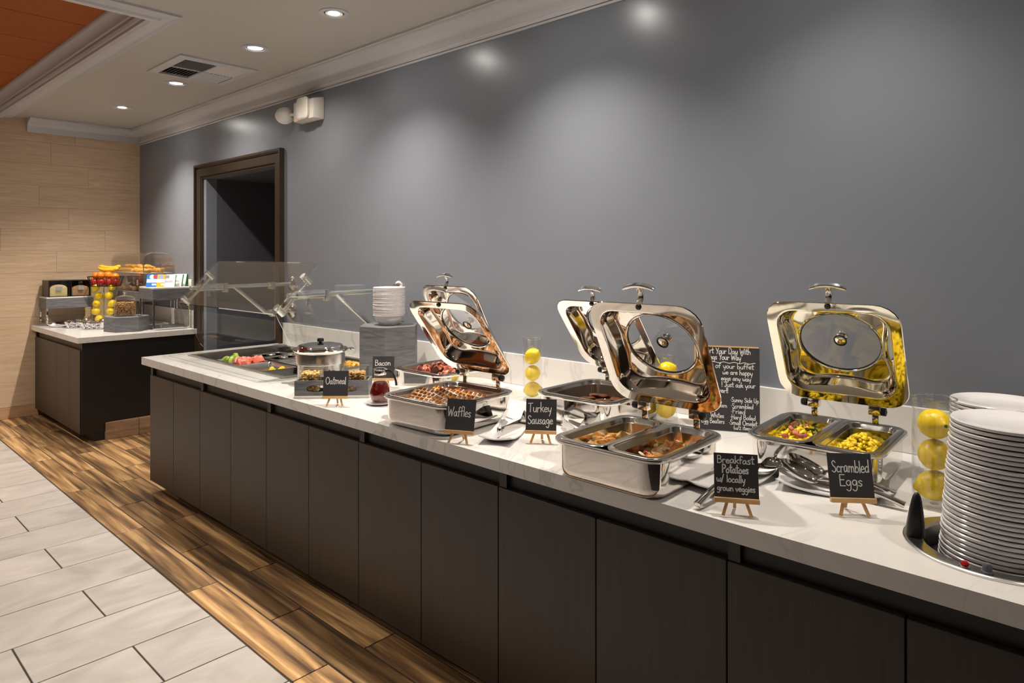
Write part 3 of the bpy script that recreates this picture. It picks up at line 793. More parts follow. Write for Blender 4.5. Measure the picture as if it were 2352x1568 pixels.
def handle_mesh():
    m = MB(); x = LL
    m.sweep(cr([(x-.004, 0, .012), (x+.006, 0, .026), (x+.026, 0, .032), (x+.046, 0, .028), (x+.052, 0, .026)], 4), [.02]*17, .011, (0,1,0))
    bar = []
    for i in range(13):
        t = -1+2*i/12; bar.append((x+.054-.014*t*t, .058*t, .026))
    m.sweep(bar, [.016]*2+[.018]*9+[.016]*2, [.007]+[.011]*11+[.007], (0,0,1))
    return m.mesh('handle', smooth=50)
def chafer(label, x, y, yaw, ang, pans, lid_mat='lid_steel', group='square chafing dishes along the buffet'):
    t = thing('chafing_dish', label, 'chafing dish', (x, y, CT), yaw, group)
    wn(obj('body', cached('body', body_mesh), 'steel', t))
    MB_ = cached('foot', lambda: MB().loft([rrect(RX-.10, RY-.10, .04, .0005), rrect(RX-.10, RY-.10, .04, .006)]).mesh('foot'))
    obj('foot', MB_, 'black_plastic', t)
    wn(obj('rim', cached('rim_%d' % pans, rim_mesh), 'steel' if pans == 1 else 'brushed', t))
    if pans == 1:
        wn(obj('food_pan', cached('pan1', lambda: deep_pan(RX-.036, RY-.036, .085, .016, .05)), 'pan_steel', t, (0, 0, RZ+.0005)))
    else:
        for s in (-1, 1):
            wn(obj('food_pan', cached('pan2', lambda: deep_pan(RX-.026, (RY-.026)/2-.001, .082, .022, .034)), 'pan_steel', t, (0, s*(RY-.026)/4, RZ+.001)))
    th = math.radians(ang); hx, hz = RX/2-.038, .188
    lid = wn(obj('lid', cached('lid_'+lid_mat, lid_mesh), lid_mat, t))
    set_axes(lid, (-math.cos(th), 0, math.sin(th)), (0, -1, 0), (math.sin(th), 0, math.cos(th)), (hx, 0, hz))
    obj('window', cached('window', window_mesh), 'glass', lid)
    obj('window_ring', cached('wring_'+lid_mat, window_ring_mesh), lid_mat, lid)
    obj('seal', cached('seal', seal_mesh), 'black_plastic', lid)
    obj('handle', cached('handle', handle_mesh), 'chrome', lid)
    obj('knob', cached('knob', lambda: MB().lathe([(.001,-.004),(.014,-.002),(.018,.0),(.018,.004),(.010,.008),(.010,.02),(.018,.024),(.019,.034),(.012,.04),(.001,.041)], 24, (LL/2+.008, 0, .073)).mesh('knob')), 'steel', lid)
    obj('gasket', cached('gsk', lambda: MB().lathe([(.0185,-.001),(.022,.0),(.022,.003),(.0185,.004)], 24, (LL/2+.008, 0, .072), loop=True).mesh('gasket')), 'black_plastic', lid)
    obj('bumper', cached('bump', lambda: MB().lathe([(.001,-.009),(.007,-.008),(.01,-.004),(.01,.002)], 18, (LL-.012, 0, 0)).mesh('bumper')), 'black_plastic', lid)
    for s in (-1, 1):
        hg = obj('hinge', cached('hinge_'+lid_mat, lambda: MB().box(-.016, .016, -.02, .02, -.022, .012).mesh('hinge', bevel=.005)), lid_mat, t, (hx+.012, s*.10, hz-.008))
        obj('hinge_pin', cached('hp', lambda: MB().lathe([(.001,-.016),(.012,-.015),(.014,-.006),(.014,.006),(.001,.01)], 16).xf(Matrix.Rotation(PI/2, 4, 'X')).mesh('hinge_pin')), 'black_plastic', hg, (-.002, .028 if s > 0 else -.028, -.008))
        obj('post', cached('post', lambda: MB().box(-.004, .004, -.010, .010, -.066, -.02).mesh('post', bevel=.001)), 'steel', hg, (.006, 0, 0))
    return t
chafer('chafing dish of sugared waffles in the front row, lid tilted far forward', 1.94, 2.16, .048, 52, 1)
chafer('chafing dish of bacon in the back row behind the waffles', 2.385, 2.675, 0, 61, 1)
chafer('chafing dish of turkey sausage patties in the back row beside a lemon vase', 2.42, 1.72, 0, 52, 1)
chafer('two pan chafing dish of breakfast potatoes in the front row', 1.897, 1.196, 0, 62.5, 2)
chafer('two pan chafing dish of scrambled eggs with a steel lid tinted as reflected egg', 2.367, .762, .044, 62, 2, 'egg_reflection_steel')
# ------------------------------------------------------------------ food in the dishes
ZP = CT+RZ-.085                               # floor of the single pans
random.seed(21)
def waffle_mesh():
    n = 26; s = .115; h = .02; m = MB(); v = []; f = []
    def hz(i, j):
        e = min(i, j, n-i, n-j)
        if e == 0: return .004
        ridge = (i % 5 in (0, 1)) or (j % 5 in (0, 1))
        return h if ridge else h*.3
    for i in range(n+1):
        for j in range(n+1): v.append((s*(i/n-.5), s*(j/n-.5), hz(i, j)))
    for i in range(n):
        for j in range(n): f.append((i*(n+1)+j, (i+1)*(n+1)+j, (i+1)*(n+1)+j+1, i*(n+1)+j+1))
    o = len(v)
    for a, b in ((-.5,-.5),(.5,-.5),(.5,.5),(-.5,.5)): v.append((s*a*.97, s*b*.97, 0))
    f.append((o, o+3, o+2, o+1))
    c = [0, n*(n+1), n*(n+1)+n, n]
    ed_ = [[i*(n+1) for i in range(n+1)], [n*(n+1)+j for j in range(n+1)], [(n-i)*(n+1)+n for i in range(n+1)], [n-j for j in range(n+1)]]
    for q in range(4): f.append(tuple(ed_[q])+(o+(q+1) % 4, o+q))
    m.add(v, f); return m.mesh('waffle', smooth=0)
wm_ = waffle_mesh()
for k, (dx, dy, dz, rx, ry, rz) in enumerate([(.11,.10,.002,0,0,.2), (.11,-.04,.002,0,0,.4), (.10,-.12,.004,.1,0,.1), (.02,.09,.020,.10,-.40,.15), (.03,-.02,.022,.15,-.42,-.15), (.02,-.11,.022,.1,-.45,.2), (-.06,.10,.022,.08,-.42,.1), (-.05,.0,.026,.15,-.45,-.2), (-.06,-.10,.022,.12,-.40,.25), (-.12,.05,.014,.1,-.35,.3), (-.12,-.06,.014,.1,-.38,-.1)]):
    tag(obj('waffle', wm_, 'waffle', None, (1.94+dx, 2.16+dy, ZP+dz+.026), (rx, ry, rz)), 'sugar dusted square waffle in the front chafing dish', 'waffle', 'waffles in the front chafing dish')
def bacon_mesh(seed):
    rnd = random.Random(seed); pts = []; sd = []; n = 16; ph = rnd.uniform(0, 6)
    for i in range(n+1):
        t = i/n; pts.append((.10*(t-.5), .008*math.sin(5*t+ph), .009*math.sin(15*t+ph)))
        a = .5*math.sin(9*t+ph*2); sd.append((0, math.cos(a), math.sin(a)))
    return MB().sweep(pts, [.022+.004*math.sin(i*1.7+ph) for i in range(n+1)], .004, sd).mesh('bacon_strip', smooth=50)
bms = [bacon_mesh(k) for k in range(4)]
for k in range(34):
    tag(obj('bacon_strip', bms[k % 4], 'bacon', None, (2.395+random.uniform(-.13,.12), 2.655+random.uniform(-.13,.12), ZP+.014+.0021*k+random.uniform(0,.008)), (random.uniform(-.9,.9), random.uniform(-.35,.35), random.uniform(0,6))), 'crisp red brown bacon strip piled in the back chafing dish', 'bacon', 'bacon strips in the back chafing dish')
def patty(seed):
    me = MB().lathe([(.02,0),(.040,.003),(.046,.009),(.042,.015),(.025,.0185),(.001,.019)], 28).mesh('sausage_patty', smooth=60); return jitter(me, .006, seed, 40)
pts_ = [patty(k) for k in range(3)]
for k, (dx, dy, dz, rx, ry) in enumerate([(-.10,.08,0,0,0), (-.11,-.02,.002,.1,.1), (-.10,-.12,0,0,.05), (0,.06,.002,-.1,0), (.0,-.06,0,0,.1), (.09,.0,0,.05,0), (.08,-.12,0,0,0), (-.06,.03,.02,.2,-.2), (-.05,-.08,.021,.15,-.25), (.03,-.12,.02,.15,-.2), (-.1,-.07,.02,.1,-.3), (-.07,-.13,.036,.2,-.2), (-.03,.0,.034,.1,-.2)]):
    tag(obj('sausage_patty', pts_[k % 3], 'sausage', None, (2.42+dx, 1.70+dy, ZP+dz+.022), (rx, ry, k*1.3)), 'browned turkey sausage patty in the back chafing dish', 'sausage patty', 'turkey sausage patties')
ZQ = CT+RZ-.081
# roasted potato pieces, left pan
def slab_piece(seed, sx, sy, sz):
    r = random.Random(seed); n = 7; ring = [(sx*math.cos(2*PI*k/n)*r.uniform(.7,1.1), sy*math.sin(2*PI*k/n)*r.uniform(.7,1.1)) for k in range(n)]
    return MB().loft([[(x, y, 0) for x, y in ring], [(x*.9+r.uniform(-.002,.002), y*.8, sz) for x, y in ring]]).mesh('potato_piece', bevel=.0015, seg=1)
pw = [slab_piece(k, .026, .016, .012) for k in range(6)]
pm = ['potato_pale', 'potato_pale', 'potato_brown', 'onion', 'potato_pale', 'potato']
for me, mm in zip(pw, pm): me.materials.append(MATS[mm])
yl, yr_ = 1.196+.097, 1.196-.097
for k in range(75):
    a = random.uniform(0, 2*PI); rr = random.random()**.5
    dx, dy = .15*rr*math.cos(a), .062*rr*math.sin(a)
    tag(obj('potato_piece', pw[k % 6], None, None, (1.885+dx, yl+dy, ZQ+.020+.034*(1-rr**3)*random.uniform(.3,1)), (random.uniform(-.9,.9), random.uniform(-.9,.9), random.uniform(0,6))), 'pale roasted potato piece in the left pan of the potato dish', 'potato', 'roasted potato pieces in the left pan')
cb = [jitter(MB().box(-s, s, -s*.9, s*.9, -s*.8, s*.8).mesh('potato_cube', bevel=.003), .004, k, 60) for k, s in enumerate((.0115, .0125, .0105, .012))]
mats_ = ['potato', 'potato', 'potato_brown', 'potato']
for me, mm in zip(cb, mats_): me.materials.append(MATS[mm])
for k in range(150):
    a = random.uniform(0, 2*PI); rr = random.random()**.5
    dx, dy = .155*rr*math.cos(a), .066*rr*math.sin(a)
    tag(obj('potato_cube', cb[k % 4], None, None, (1.90+dx, yr_+dy, ZQ+.020+.036*(1-rr**3)*random.uniform(.3,1)), (random.uniform(-1,1), random.uniform(-1,1), random.uniform(0,6))), 'golden diced potato in the right pan of the potato dish', 'potato', 'diced potatoes in the right pan')
for nm, mt, n, lb in (('red_pepper_piece', 'pepper_red', 5, 'red pepper piece among the diced potatoes'), ('green_pepper_piece', 'pepper_green', 5, 'green pepper piece among the diced potatoes'), ('onion_piece', 'onion', 8, 'pale onion piece among the diced potatoes')):
    me = slab_piece(60+n, .015, .013, .005)
    for k in range(n):
        a = random.uniform(0, 2*PI); rr = random.random()**.5*.85
        tag(obj(nm, me, mt, None, (1.895+.135*rr*math.cos(a), yr_+.06*rr*math.sin(a), ZQ+.042+.018*(1-rr*rr)), (random.uniform(-.6,.6), random.uniform(-.6,.6), random.uniform(0,6))), lb, nm.split('_')[-2] if 'pepper' in nm else 'onion', nm.replace('_', ' ')+'s in the potato dish')
# scrambled eggs
def egg_mound(seed, hx, hy, hmax):
    r = random.Random(seed); v = []; f = []
    bm = bmesh.new()
    for k in range(620):
        a = r.uniform(0, 2*PI); rr = r.random()**.5
        x, y = hx*rr*math.cos(a), hy*rr*math.sin(a); z = (.4+.6*max(0, 1-(1.15*math.hypot(x/hx-.15, y/hy))**2))*hmax*r.uniform(.45, 1)
        s = r.uniform(.005, .011)
        M = Matrix.Translation((x, y, z)) @ Matrix.Rotation(r.uniform(0,6), 4, 'Z') @ Matrix.Diagonal((s*1.2, s*.8, s*.75, 1))
        bmesh.ops.create_icosphere(bm, subdivisions=1, radius=1, matrix=M)
    me = bpy.data.meshes.new('scrambled_eggs'); bm.to_mesh(me); bm.free(); jitter(me, .007, seed, 90)
    me.polygons.foreach_set('use_smooth', [True]*len(me.polygons)); return me
ce_, se_ = math.cos(.044), math.sin(.044)
def eg(dx, dy): return (2.367+dx*ce_-dy*se_, .762+dx*se_+dy*ce_)
for sgn, lb, h in ((1, 'scrambled eggs with spinach and ham in the left pan', .055), (-1, 'plain yellow scrambled eggs in the right pan', .062)):
    px, py = eg(.0, sgn*.097)
    tag(obj('scrambled_eggs', egg_mound(5+sgn, .168, .070, h), 'egg', None, (px, py, ZQ+.016), (0,0,.044), 'stuff'), lb, 'scrambled eggs')
spm = slab_piece(90, .016, .011, .002); hmm = MB().box(-.009,.009,-.008,.008,-.006,.006).mesh('ham_cube', bevel=.002)
for k in range(12):
    px, py = eg(random.uniform(-.06, .13), .097+random.uniform(-.05, .05))
    tag(obj('spinach_leaf', spm, 'spinach', None, (px, py, ZQ+.074+random.uniform(-.01,.006)), (random.uniform(-1,1), random.uniform(-1,1), random.uniform(0,6))), 'dark green spinach leaf in the scrambled eggs', 'spinach', 'spinach leaves in the eggs')
for k in range(7):
    px, py = eg(random.uniform(-.12, .1), .097+random.uniform(-.05, .03))
    tag(obj('ham_cube', hmm, 'ham', None, (px, py, ZQ+.070+random.uniform(-.004,.008)), (random.uniform(-1,1), random.uniform(-1,1), random.uniform(0,6))), 'pink ham cube in the scrambled eggs', 'ham', 'ham cubes in the eggs')

# ------------------------------------------------------------------ hand lettering: single stroke glyphs, baseline 0, x height .5, capitals 1
G = {
'a': (.55, [[.42,.42,.25,.5,.06,.28,.12,.03,.3,.06,.43,.45,.42,.12,.52,0]]), 'b': (.5, [[.08,1,.08,0],[.08,.25,.25,.5,.44,.3,.36,.05,.2,0,.08,.1]]),
'c': (.46, [[.4,.42,.22,.5,.06,.26,.16,.02,.42,.08]]), 'd': (.55, [[.42,.4,.24,.48,.06,.25,.16,.02,.34,.08,.44,.3],[.46,1,.44,.02]]),
'e': (.48, [[.08,.26,.4,.3,.36,.46,.2,.5,.06,.26,.16,.02,.44,.08]]), 'f': (.4, [[.42,.9,.3,1,.18,.85,.16,0],[.02,.5,.36,.52]]),
'g': (.52, [[.42,.42,.22,.5,.06,.28,.18,.08,.36,.14,.43,.46,.42,-.2,.25,-.4,.06,-.28]]), 'h': (.5, [[.08,1,.08,0],[.08,.3,.26,.5,.4,.36,.42,0]]),
'i': (.22, [[.1,.48,.1,0],[.1,.7,.11,.75]]), 'k': (.48, [[.08,1,.08,0],[.4,.5,.1,.22],[.18,.28,.44,0]]), 'l': (.2, [[.1,1,.1,0]]),
'm': (.76, [[.08,.5,.08,0],[.08,.3,.22,.5,.36,.36,.37,0],[.37,.3,.5,.5,.64,.36,.66,0]]), 'n': (.5, [[.08,.5,.08,0],[.08,.3,.24,.5,.4,.36,.42,0]]),
'o': (.5, [[.25,.5,.06,.3,.12,.04,.3,.02,.44,.24,.36,.46,.22,.5]]), 'p': (.5, [[.08,.5,.08,-.4],[.08,.3,.25,.5,.44,.3,.36,.05,.2,0,.08,.1]]),
'r': (.4, [[.08,.5,.08,0],[.08,.28,.2,.48,.38,.46]]), 's': (.42, [[.36,.44,.2,.5,.08,.38,.2,.26,.34,.14,.24,0,.05,.05]]),
't': (.36, [[.17,.95,.17,.05],[.17,.05,.34,.03],[.0,.62,.36,.64]]), 'u': (.52, [[.08,.5,.08,.14,.22,0,.38,.12,.43,.5],[.43,.5,.44,0]]),
'v': (.46, [[.04,.5,.22,0],[.22,0,.42,.5]]), 'w': (.66, [[.05,.5,.1,.12,.22,.02,.32,.14,.34,.4,.36,.12,.48,.02,.58,.14,.6,.5]]),
'y': (.5, [[.06,.5,.1,.16,.24,.08,.4,.3],[.44,.5,.34,-.05,.2,-.42]]),
'A': (.66, [[.04,0,.32,1],[.32,1,.6,0],[.14,.38,.5,.4]]), 'B': (.6, [[.08,1,.08,0],[.08,1,.36,1,.46,.78,.34,.58,.1,.54],[.1,.54,.42,.5,.54,.26,.4,.04,.08,0]]),
'D': (.66, [[.08,1,.08,0],[.06,1,.4,.92,.58,.5,.4,.06,.06,0]]), 'E': (.54, [[.08,1,.08,0],[.08,1,.48,1],[.08,.54,.42,.54],[.08,0,.5,0]]),
'F': (.52, [[.08,1,.08,0],[.08,1,.48,1],[.08,.54,.42,.54]]), 'H': (.62, [[.08,1,.08,0],[.52,1,.52,0],[.08,.5,.52,.52]]),
'J': (.46, [[.34,1,.34,.2,.2,0,.04,.14]]), 'O': (.76, [[.38,1,.12,.82,.06,.4,.24,.04,.5,.04,.68,.4,.62,.82,.36,1]]),
'P': (.56, [[.1,1,.08,0],[.06,.96,.34,1,.5,.8,.4,.56,.12,.5]]), 'S': (.56, [[.48,.84,.3,1,.1,.84,.2,.58,.42,.42,.48,.18,.3,0,.06,.12]]),
'T': (.6, [[.3,.98,.28,0],[.02,.96,.58,1]]), 'U': (.62, [[.08,1,.08,.25,.26,0,.48,.16,.54,1]]), 'W': (.86, [[.04,1,.2,0],[.2,0,.42,.7],[.42,.7,.6,0],[.6,0,.82,1]]),
'Y': (.56, [[.04,1,.28,.5],[.54,1,.24,0]]), '2': (.46, [[.06,.66,.2,.8,.36,.66,.06,.0],[.06,0,.42,.02]]), '"': (.3, [[.08,1,.06,.8],[.2,1,.18,.8]]),
'!': (.2, [[.1,1,.1,.3],[.1,.06,.11,0]]), '/': (.4, [[.34,1,.04,-.1]]), '(': (.3, [[.24,1,.08,.5,.22,-.1]]), ')': (.3, [[.06,1,.22,.5,.08,-.1]]), '*': (.26, [[.1,.42,.14,.46]]), ' ': (.34, []), '-': (.36, [[.05,.4,.3,.4]])}
def lettering(lines, place):
    """lines: (text, x, y, height, fitted width or None, pen); place maps (x, h) of the board to a point"""
    m = MB(); rnd = random.Random(4)
    for text, x, y, h, fit, pen in lines:
        tw = sum(G[c][0] for c in text); sx = h if not fit else fit/tw
        cx = x
        for c in text:
            w, strokes = G[c]; dy = rnd.uniform(-.03, .03)*h; k = rnd.uniform(.94, 1.06)
            for s in strokes:
                P = [(s[i], s[i+1], 0) for i in range(0, len(s), 2)]
                P = cr(P, 4) if len(P) > 2 else [Vector(P[0]), Vector(P[1])]
                q = [(cx+p.x*sx, y+dy+p.y*h*k) for p in P]
                n = len(q); L_, R_ = [], []
                for i in range(n):
                    a, b = q[max(i-1,0)], q[min(i+1,n-1)]; d = Vector((b[0]-a[0], b[1]-a[1])); d = d.normalized() if d.length > 0 else Vector((1,0))
                    e = Vector((0,0)); 
                    if i == 0: e = -d*pen*.4
                    if i == n-1: e = d*pen*.4
                    nx, ny = -d.y*pen/2, d.x*pen/2
                    L_.append(place(q[i][0]+nx+e.x, q[i][1]+ny+e.y)); R_.append(place(q[i][0]-nx+e.x, q[i][1]-ny+e.y))
                m.add(L_+R_, [(i, i+1, n+i+1, n+i) for i in range(n-1)])
            cx += w*sx
    return m
def sign(label, fa, fb, lines, tilt=14):
    """small chalkboard card on a pine easel; fa, fb = left and right foot on the worktop"""
    cx, cy = (fa[0]+fb[0])/2, (fa[1]+fb[1])/2
    t = thing('menu_sign', label, 'sign', (cx, cy, CT), math.atan2(fb[1]-fa[1], fb[0]-fa[0]), 'chalkboard menu signs on small easels')
    a = math.radians(tilt); w, h = .116, .116; z0, yb = .048, .012
    def at(x, u, d): return (x, yb+u*math.sin(a)-d*math.cos(a), z0+u*math.cos(a)+d*math.sin(a))
    c = MB(); c.loft([[at(x, u, .0015) for x, u in ((-w/2,0),(w/2,0),(w/2,h),(-w/2,h))], [at(x, u, -.0015) for x, u in ((-w/2,0),(w/2,0),(w/2,h),(-w/2,h))]])
    card = c.build('card', 'slate', t, smooth=0)
    lettering(lines, lambda x, u: at(x-w/2, u, .0019)).build('lettering', 'chalk', card, smooth=0)
    e = MB(); r = [at(x, u, d) for x in (-w/2-.001, w/2+.001) for u, d in ((-.013,-.004),(-.013,.012),(.0,.012),(.0,-.004))]
    e.loft([r[:4], r[4:]]); e.build('ledge', 'pine', t, smooth=0, bevel=.001, seg=1)
    for s in (-1, 1):
        p, q = Vector(at(s*.026, -.013, .0)), Vector((s*.037, -.004, .004))
        MB().sweep([p+(p-q)*.35, q], .0085, .006, (1,0,0)).build('leg', 'pine', t, smooth=0)
    MB().sweep([at(0, .05, -.004), (0, .062, .004)], .0085, .006, (1,0,0)).build('leg', 'pine', t, smooth=0)
    return t
C = .0021
sign('chalkboard easel sign reading Oatmeal in front of the toppings tray', (1.738, 2.788), (1.791, 2.733), [('Oatmeal', .010, .055, .034, .096, .003)], 12)
sign('chalkboard easel sign reading Bacon behind the syrup pitcher', (2.165, 3.0), (2.22, 2.94), [('Bacon', .012, .068, .030, .085, .003)], 10)
sign('chalkboard easel sign reading Waffles leaning beside the waffle dish', (1.713, 1.91), (1.747, 1.842), [('Waffles', .006, .052, .036, .094, .0028)], 16)
sign('chalkboard easel sign reading Turkey Sausage beside the tongs plate', (1.918, 1.680), (1.962, 1.618), [('Turkey', .008, .068, .034, .090, .003), ('Sausage', .007, .024, .032, .096, .003)], 14)
sign('chalkboard easel sign reading Breakfast Potatoes near the counter front', (1.742, .831), (1.779, .769), [('Breakfast', .008, .090, .020, .098, .0026), ('Potatoes', .021, .064, .022, .070, .0034), ('w/ locally', .006, .040, .019, .076, .0026), ('grown veggies', .007, .017, .017, .100, .0024)], 14)
sign('chalkboard easel sign reading Scrambled Eggs next to the plate dispenser', (1.954, .598), (2.001, .538), [('Scrambled', .009, .066, .032, .100, .0026), ('Eggs', .026, .030, .030, .062, .0024)], 14)
# ------------------------------------------------------------------ big chalkboard against the wall
bd = thing('menu_board', 'tall handwritten chalkboard about eggs your way against the backsplash', 'chalkboard', (2.54, 1.33, CT+.002), math.atan2(1.105-1.326, 2.644-2.54))
a = math.radians(7); bw, bh = .246, .332
def bat(x, u, d): return (x, u*math.sin(a)-d*math.cos(a), u*math.cos(a)+d*math.sin(a))
c = MB(); c.loft([[bat(x, u, .003) for x, u in ((0,0),(bw,0),(bw,bh),(0,bh))], [bat(x, u, -.003) for x, u in ((0,0),(bw,0),(bw,bh),(0,bh))]])
card = c.build('board', 'slate', bd, smooth=0)
c = MB(); q = [bat(x, u, d) for x in (0, bw-.003) for u, d in ((bh,-.004),(bh,.004),(bh+.006,.004),(bh+.006,-.004))]; c.loft([q[:4], q[4:]]); c.build('top_strip', 'pine', bd, smooth=0)
c = MB(); q = [bat(x, u, d) for x in (-.007, -.0005) for u, d in ((0,-.004),(0,.004),(bh+.006,.004),(bh+.006,-.004))]; c.loft([q[:4], q[4:]]); c.build('side_strip', 'pine', bd, smooth=0)
ln = [('Start Your Day With', .022, .306, .024, .190, .0026), ('"Eggs Your Way"', .036, .282, .024, .146, .0026), ('part of your buffet', .024, .248, .020, .200, .0024), ('we are happy', .104, .224, .020, .116, .0024),
      ('eggs any way', .098, .200, .019, .116, .0024), ('! Just ask your', .100, .174, .020, .130, .0024), ('server!!', .060, .150, .020, .066, .0026),
      ('*Sunny Side Up', .134, .116, .018, .108, .0021), ('*Scrambled', .136, .092, .018, .086, .0021), ('*Fried', .136, .070, .018, .056, .0021), ('*Hard Boiled', .134, .048, .018, .096, .0021), ('*Small Omelet', .128, .026, .018, .108, .0021), ('(w/2 items)', .146, .008, .015, .076, .0019),
      ('Ham', .084, .092, .018, .038, .0021), ('Whites', .058, .050, .018, .052, .0021), ('Egg Beaters', .022, .027, .018, .090, .0021)]
lt = lettering(ln, lambda x, u: bat(x, u, .0034))
wv = [(.06+.17*i/30, .271+.0022*math.sin(i*.9)) for i in range(31)]
lt.add([bat(x, u+.0013, .0034) for x, u in wv]+[bat(x, u-.0013, .0034) for x, u in wv], [(i, i+1, 31+i+1, 31+i) for i in range(30)])
lt.build('lettering', 'chalk', card, smooth=0)
# ------------------------------------------------------------------ lemons and vases
def lemon_mesh():
    pr_ = [(.001,-.051),(.006,-.050),(.010,-.046),(.019,-.040),(.030,-.029),(.0375,-.014),(.0395,0),(.0375,.015),(.030,.029),(.019,.039),(.010,.045),(.007,.049),(.001,.050)]
    return MB().lathe(pr_, 28).mesh('lemon', smooth=60)
LM = lemon_mesh(); TIP = MB().lathe([(.004,.0485),(.0045,.051),(.001,.052)], 10).mesh('stem_end')
def lemon(loc, rot, s, label, group):
    o = obj('lemon', LM, 'lemon', None, loc, rot); o.scale = (s, s, s); tag(o, label, 'lemon', group)
    obj('stem_end', TIP, 'lemon_tip', o)
VS = {}
def vase(x, y, r, h, label, nm, rots, s, offs_=None):
    t = thing('glass_vase', label, 'vase', (x, y, CT), 0, 'glass cylinder vases of lemons')
    k = (r, h)
    if k not in VS:
        VS[k] = (MB().lathe([(r*.98, .0005), (r, .004), (r, h-.001), (r-.002, h), (r-.0035, h-.001), (r-.0035, .014), (r-.01, .012), (.001, .012)], 48, cap0=False).mesh('cylinder', smooth=40),
                 MB().lathe([(r-.004, .0006), (r-.001, .003), (r-.001, .009), (.001, .0115)], 48).mesh('base', smooth=40))
    MB().tube([((r-.0017)*math.cos(2*PI*q/48), (r-.0017)*math.sin(2*PI*q/48), h) for q in range(48)], .0022, 6, closed=True).build('rim', 'glass_lip', t)
    obj('cylinder', VS[k][0], 'vase_glass', t); obj('base', VS[k][1], 'vase_glass', t)
    z = CT+.012
    ord_ = ['bottom', 'middle', 'top'] if len(rots) == 3 else ['bottom', 'fourth', 'middle', 'second', 'top']
    for i, (rx, rz) in enumerate(rots):
        hv = s*(.0395+(.0105*abs(math.cos(rx))))
        z += hv
        dx, dy = (offs_[i] if offs_ else (0, 0))
        lemon((x+dx, y+dy, z), (rx, 0, rz), s, '%s lemon in %s' % (ord_[i], nm), 'lemons in glass vases')
        z += hv-.002
V = [(1.35, .5), (1.2, 2.0), (.9, .2)]
vase(2.506, 2.182, .048, .300, 'glass cylinder of three lemons between the waffle and sausage dishes', 'the glass cylinder left of the sausage dish', V, .95)
vase(2.575, 1.485, .050, .275, 'glass cylinder of lemons half hidden behind the potato dish lid', 'the glass cylinder behind the potato dish', [(1.3,1.1),(1.5,2.2),(1.1,.4)], .98)
vase(2.224, .428, .056, .305, 'glass cylinder of three lemons beside the plate stacks', 'the glass cylinder beside the plate stacks', [(1.35,.3),(1.25,1.6),(1.45,-.85)], 1.06)
# ------------------------------------------------------------------ plate dispensers and plates
PR = .131
pl = [(.001,.004),(.07,.004),(.078,.002),(.082,.0),(.088,.004),(.100,.009),(PR-.005,.0085),(PR-.001,.0098),(PR,.0115),(PR,.016),(PR-.002,.0178),(PR-.006,.0175),(.100,.012),(.088,.008),(.08,.006),(.001,.006)]
PM = MB().lathe(pl, 64, cap0=True, cap1=True).mesh('plate', smooth=40)
def dispenser(c, label, posts, near):
    t = thing('plate_dispenser', label, 'plate dispenser', (c[0], c[1], CT), 0, 'drop-in plate dispensers')
    MB().lathe([(DR, .0004), (DR, .004), (DR-.003, .0065), (DR-.008, .007), (DR-.012, .0055), (.158, .006), (.153, .003), (.152, .0004)], 96, cap0=False, cap1=False, loop=True).build('flange', 'brushed', t)
    MB().lathe([(.1525, .003), (.1525, -.22), (.1515, -.22), (.1515, .002)], 64, cap0=False, cap1=False, loop=True).build('well_tube', 'well_steel', t)
    MB().lathe([(.150, -.055), (.150, -.045), (.02, -.045), (.02, -.055)], 48).build('carrier', 'black_plastic', t)
    for an in posts:
        m = MB(); rg = []
        for zz, w, d in ((.0005,.042,.042),(.03,.039,.038),(.06,.033,.031),(.085,.025,.023),(.098,.018,.017),(.105,.010,.009),(.107,.003,.003)):
            rg.append([(p[0]-.004*zz/.1, p[1], zz+.006) for p in rrect(d, w*1.0, min(d,w)*.3, 0)])
        m.loft(rg); m.xf(Matrix.Rotation(an, 4, 'Z') @ Matrix.Translation((.168, 0, 0))); m.build('guide_post', 'black_plastic', t)
    if near:
        a1, a2 = math.atan2(.284-c[1], 1.857-c[0]), math.atan2(.250-c[1], 1.850-c[0])
        q = Matrix.Translation((.172*math.cos(a1), .172*math.sin(a1), .0055))
        MB().lathe([(.0115,0),(.0115,.003),(.0085,.004)], 20).xf(q).build('button_ring', 'chrome', t)
        MB().lathe([(.0085,.003),(.0085,.008),(.006,.011),(.001,.012)], 20).xf(q).build('indicator_lamp', 'red_plastic', t)
        q = Matrix.Translation((.172*math.cos(a2), .172*math.sin(a2), .0055))
        MB().lathe([(.0125,0),(.0125,.004),(.0095,.005),(.0095,.016),(.006,.021),(.001,.022)], 20).xf(q).build('switch', 'grey_plastic', t)
        # stamped caution text along the flange
        a0 = math.atan2(.355-c[1], 1.846-c[0]); 
        def arc(x, u):
            an = a0+x/.17; rr = .172-u
            return (rr*math.cos(an), rr*math.sin(an), .0072)
        tx = MB(); cap = {'C': (.5, [[.42,.84,.24,1,.06,.5,.24,0,.44,.16]]), 'I': (.2, [[.1,1,.1,0]]), 'N': (.6, [[.08,0,.08,1],[.08,1,.5,0],[.5,0,.5,1]])}
        G.update(cap)
        lettering([('CAUTION HOT', 0, 0, .006, .042, .0008)], arc).build('lettering', 'black_plastic', t, smooth=0)
    return t
dispenser(D1, 'drop-in plate dispenser with steel flange at the near counter end', [math.radians(107), math.radians(-20), math.radians(230)], True)
dispenser(D2, 'drop-in plate dispenser with steel flange against the backsplash', [math.radians(200)], False)
random.seed(5)
def stack(c, n, z0, dz, lean, label, toplabel, group):
    for i in range(n):
        f = i/(n-1)
        o = obj('plate', PM, 'white_china', None, (c[0]+lean[0]*f+random.uniform(-.0012,.0012), c[1]+lean[1]*f+random.uniform(-.0012,.0012), z0+i*dz), (0,0,random.uniform(0,6)))
        tag(o, label if i < n-1 else toplabel, 'plate', group)
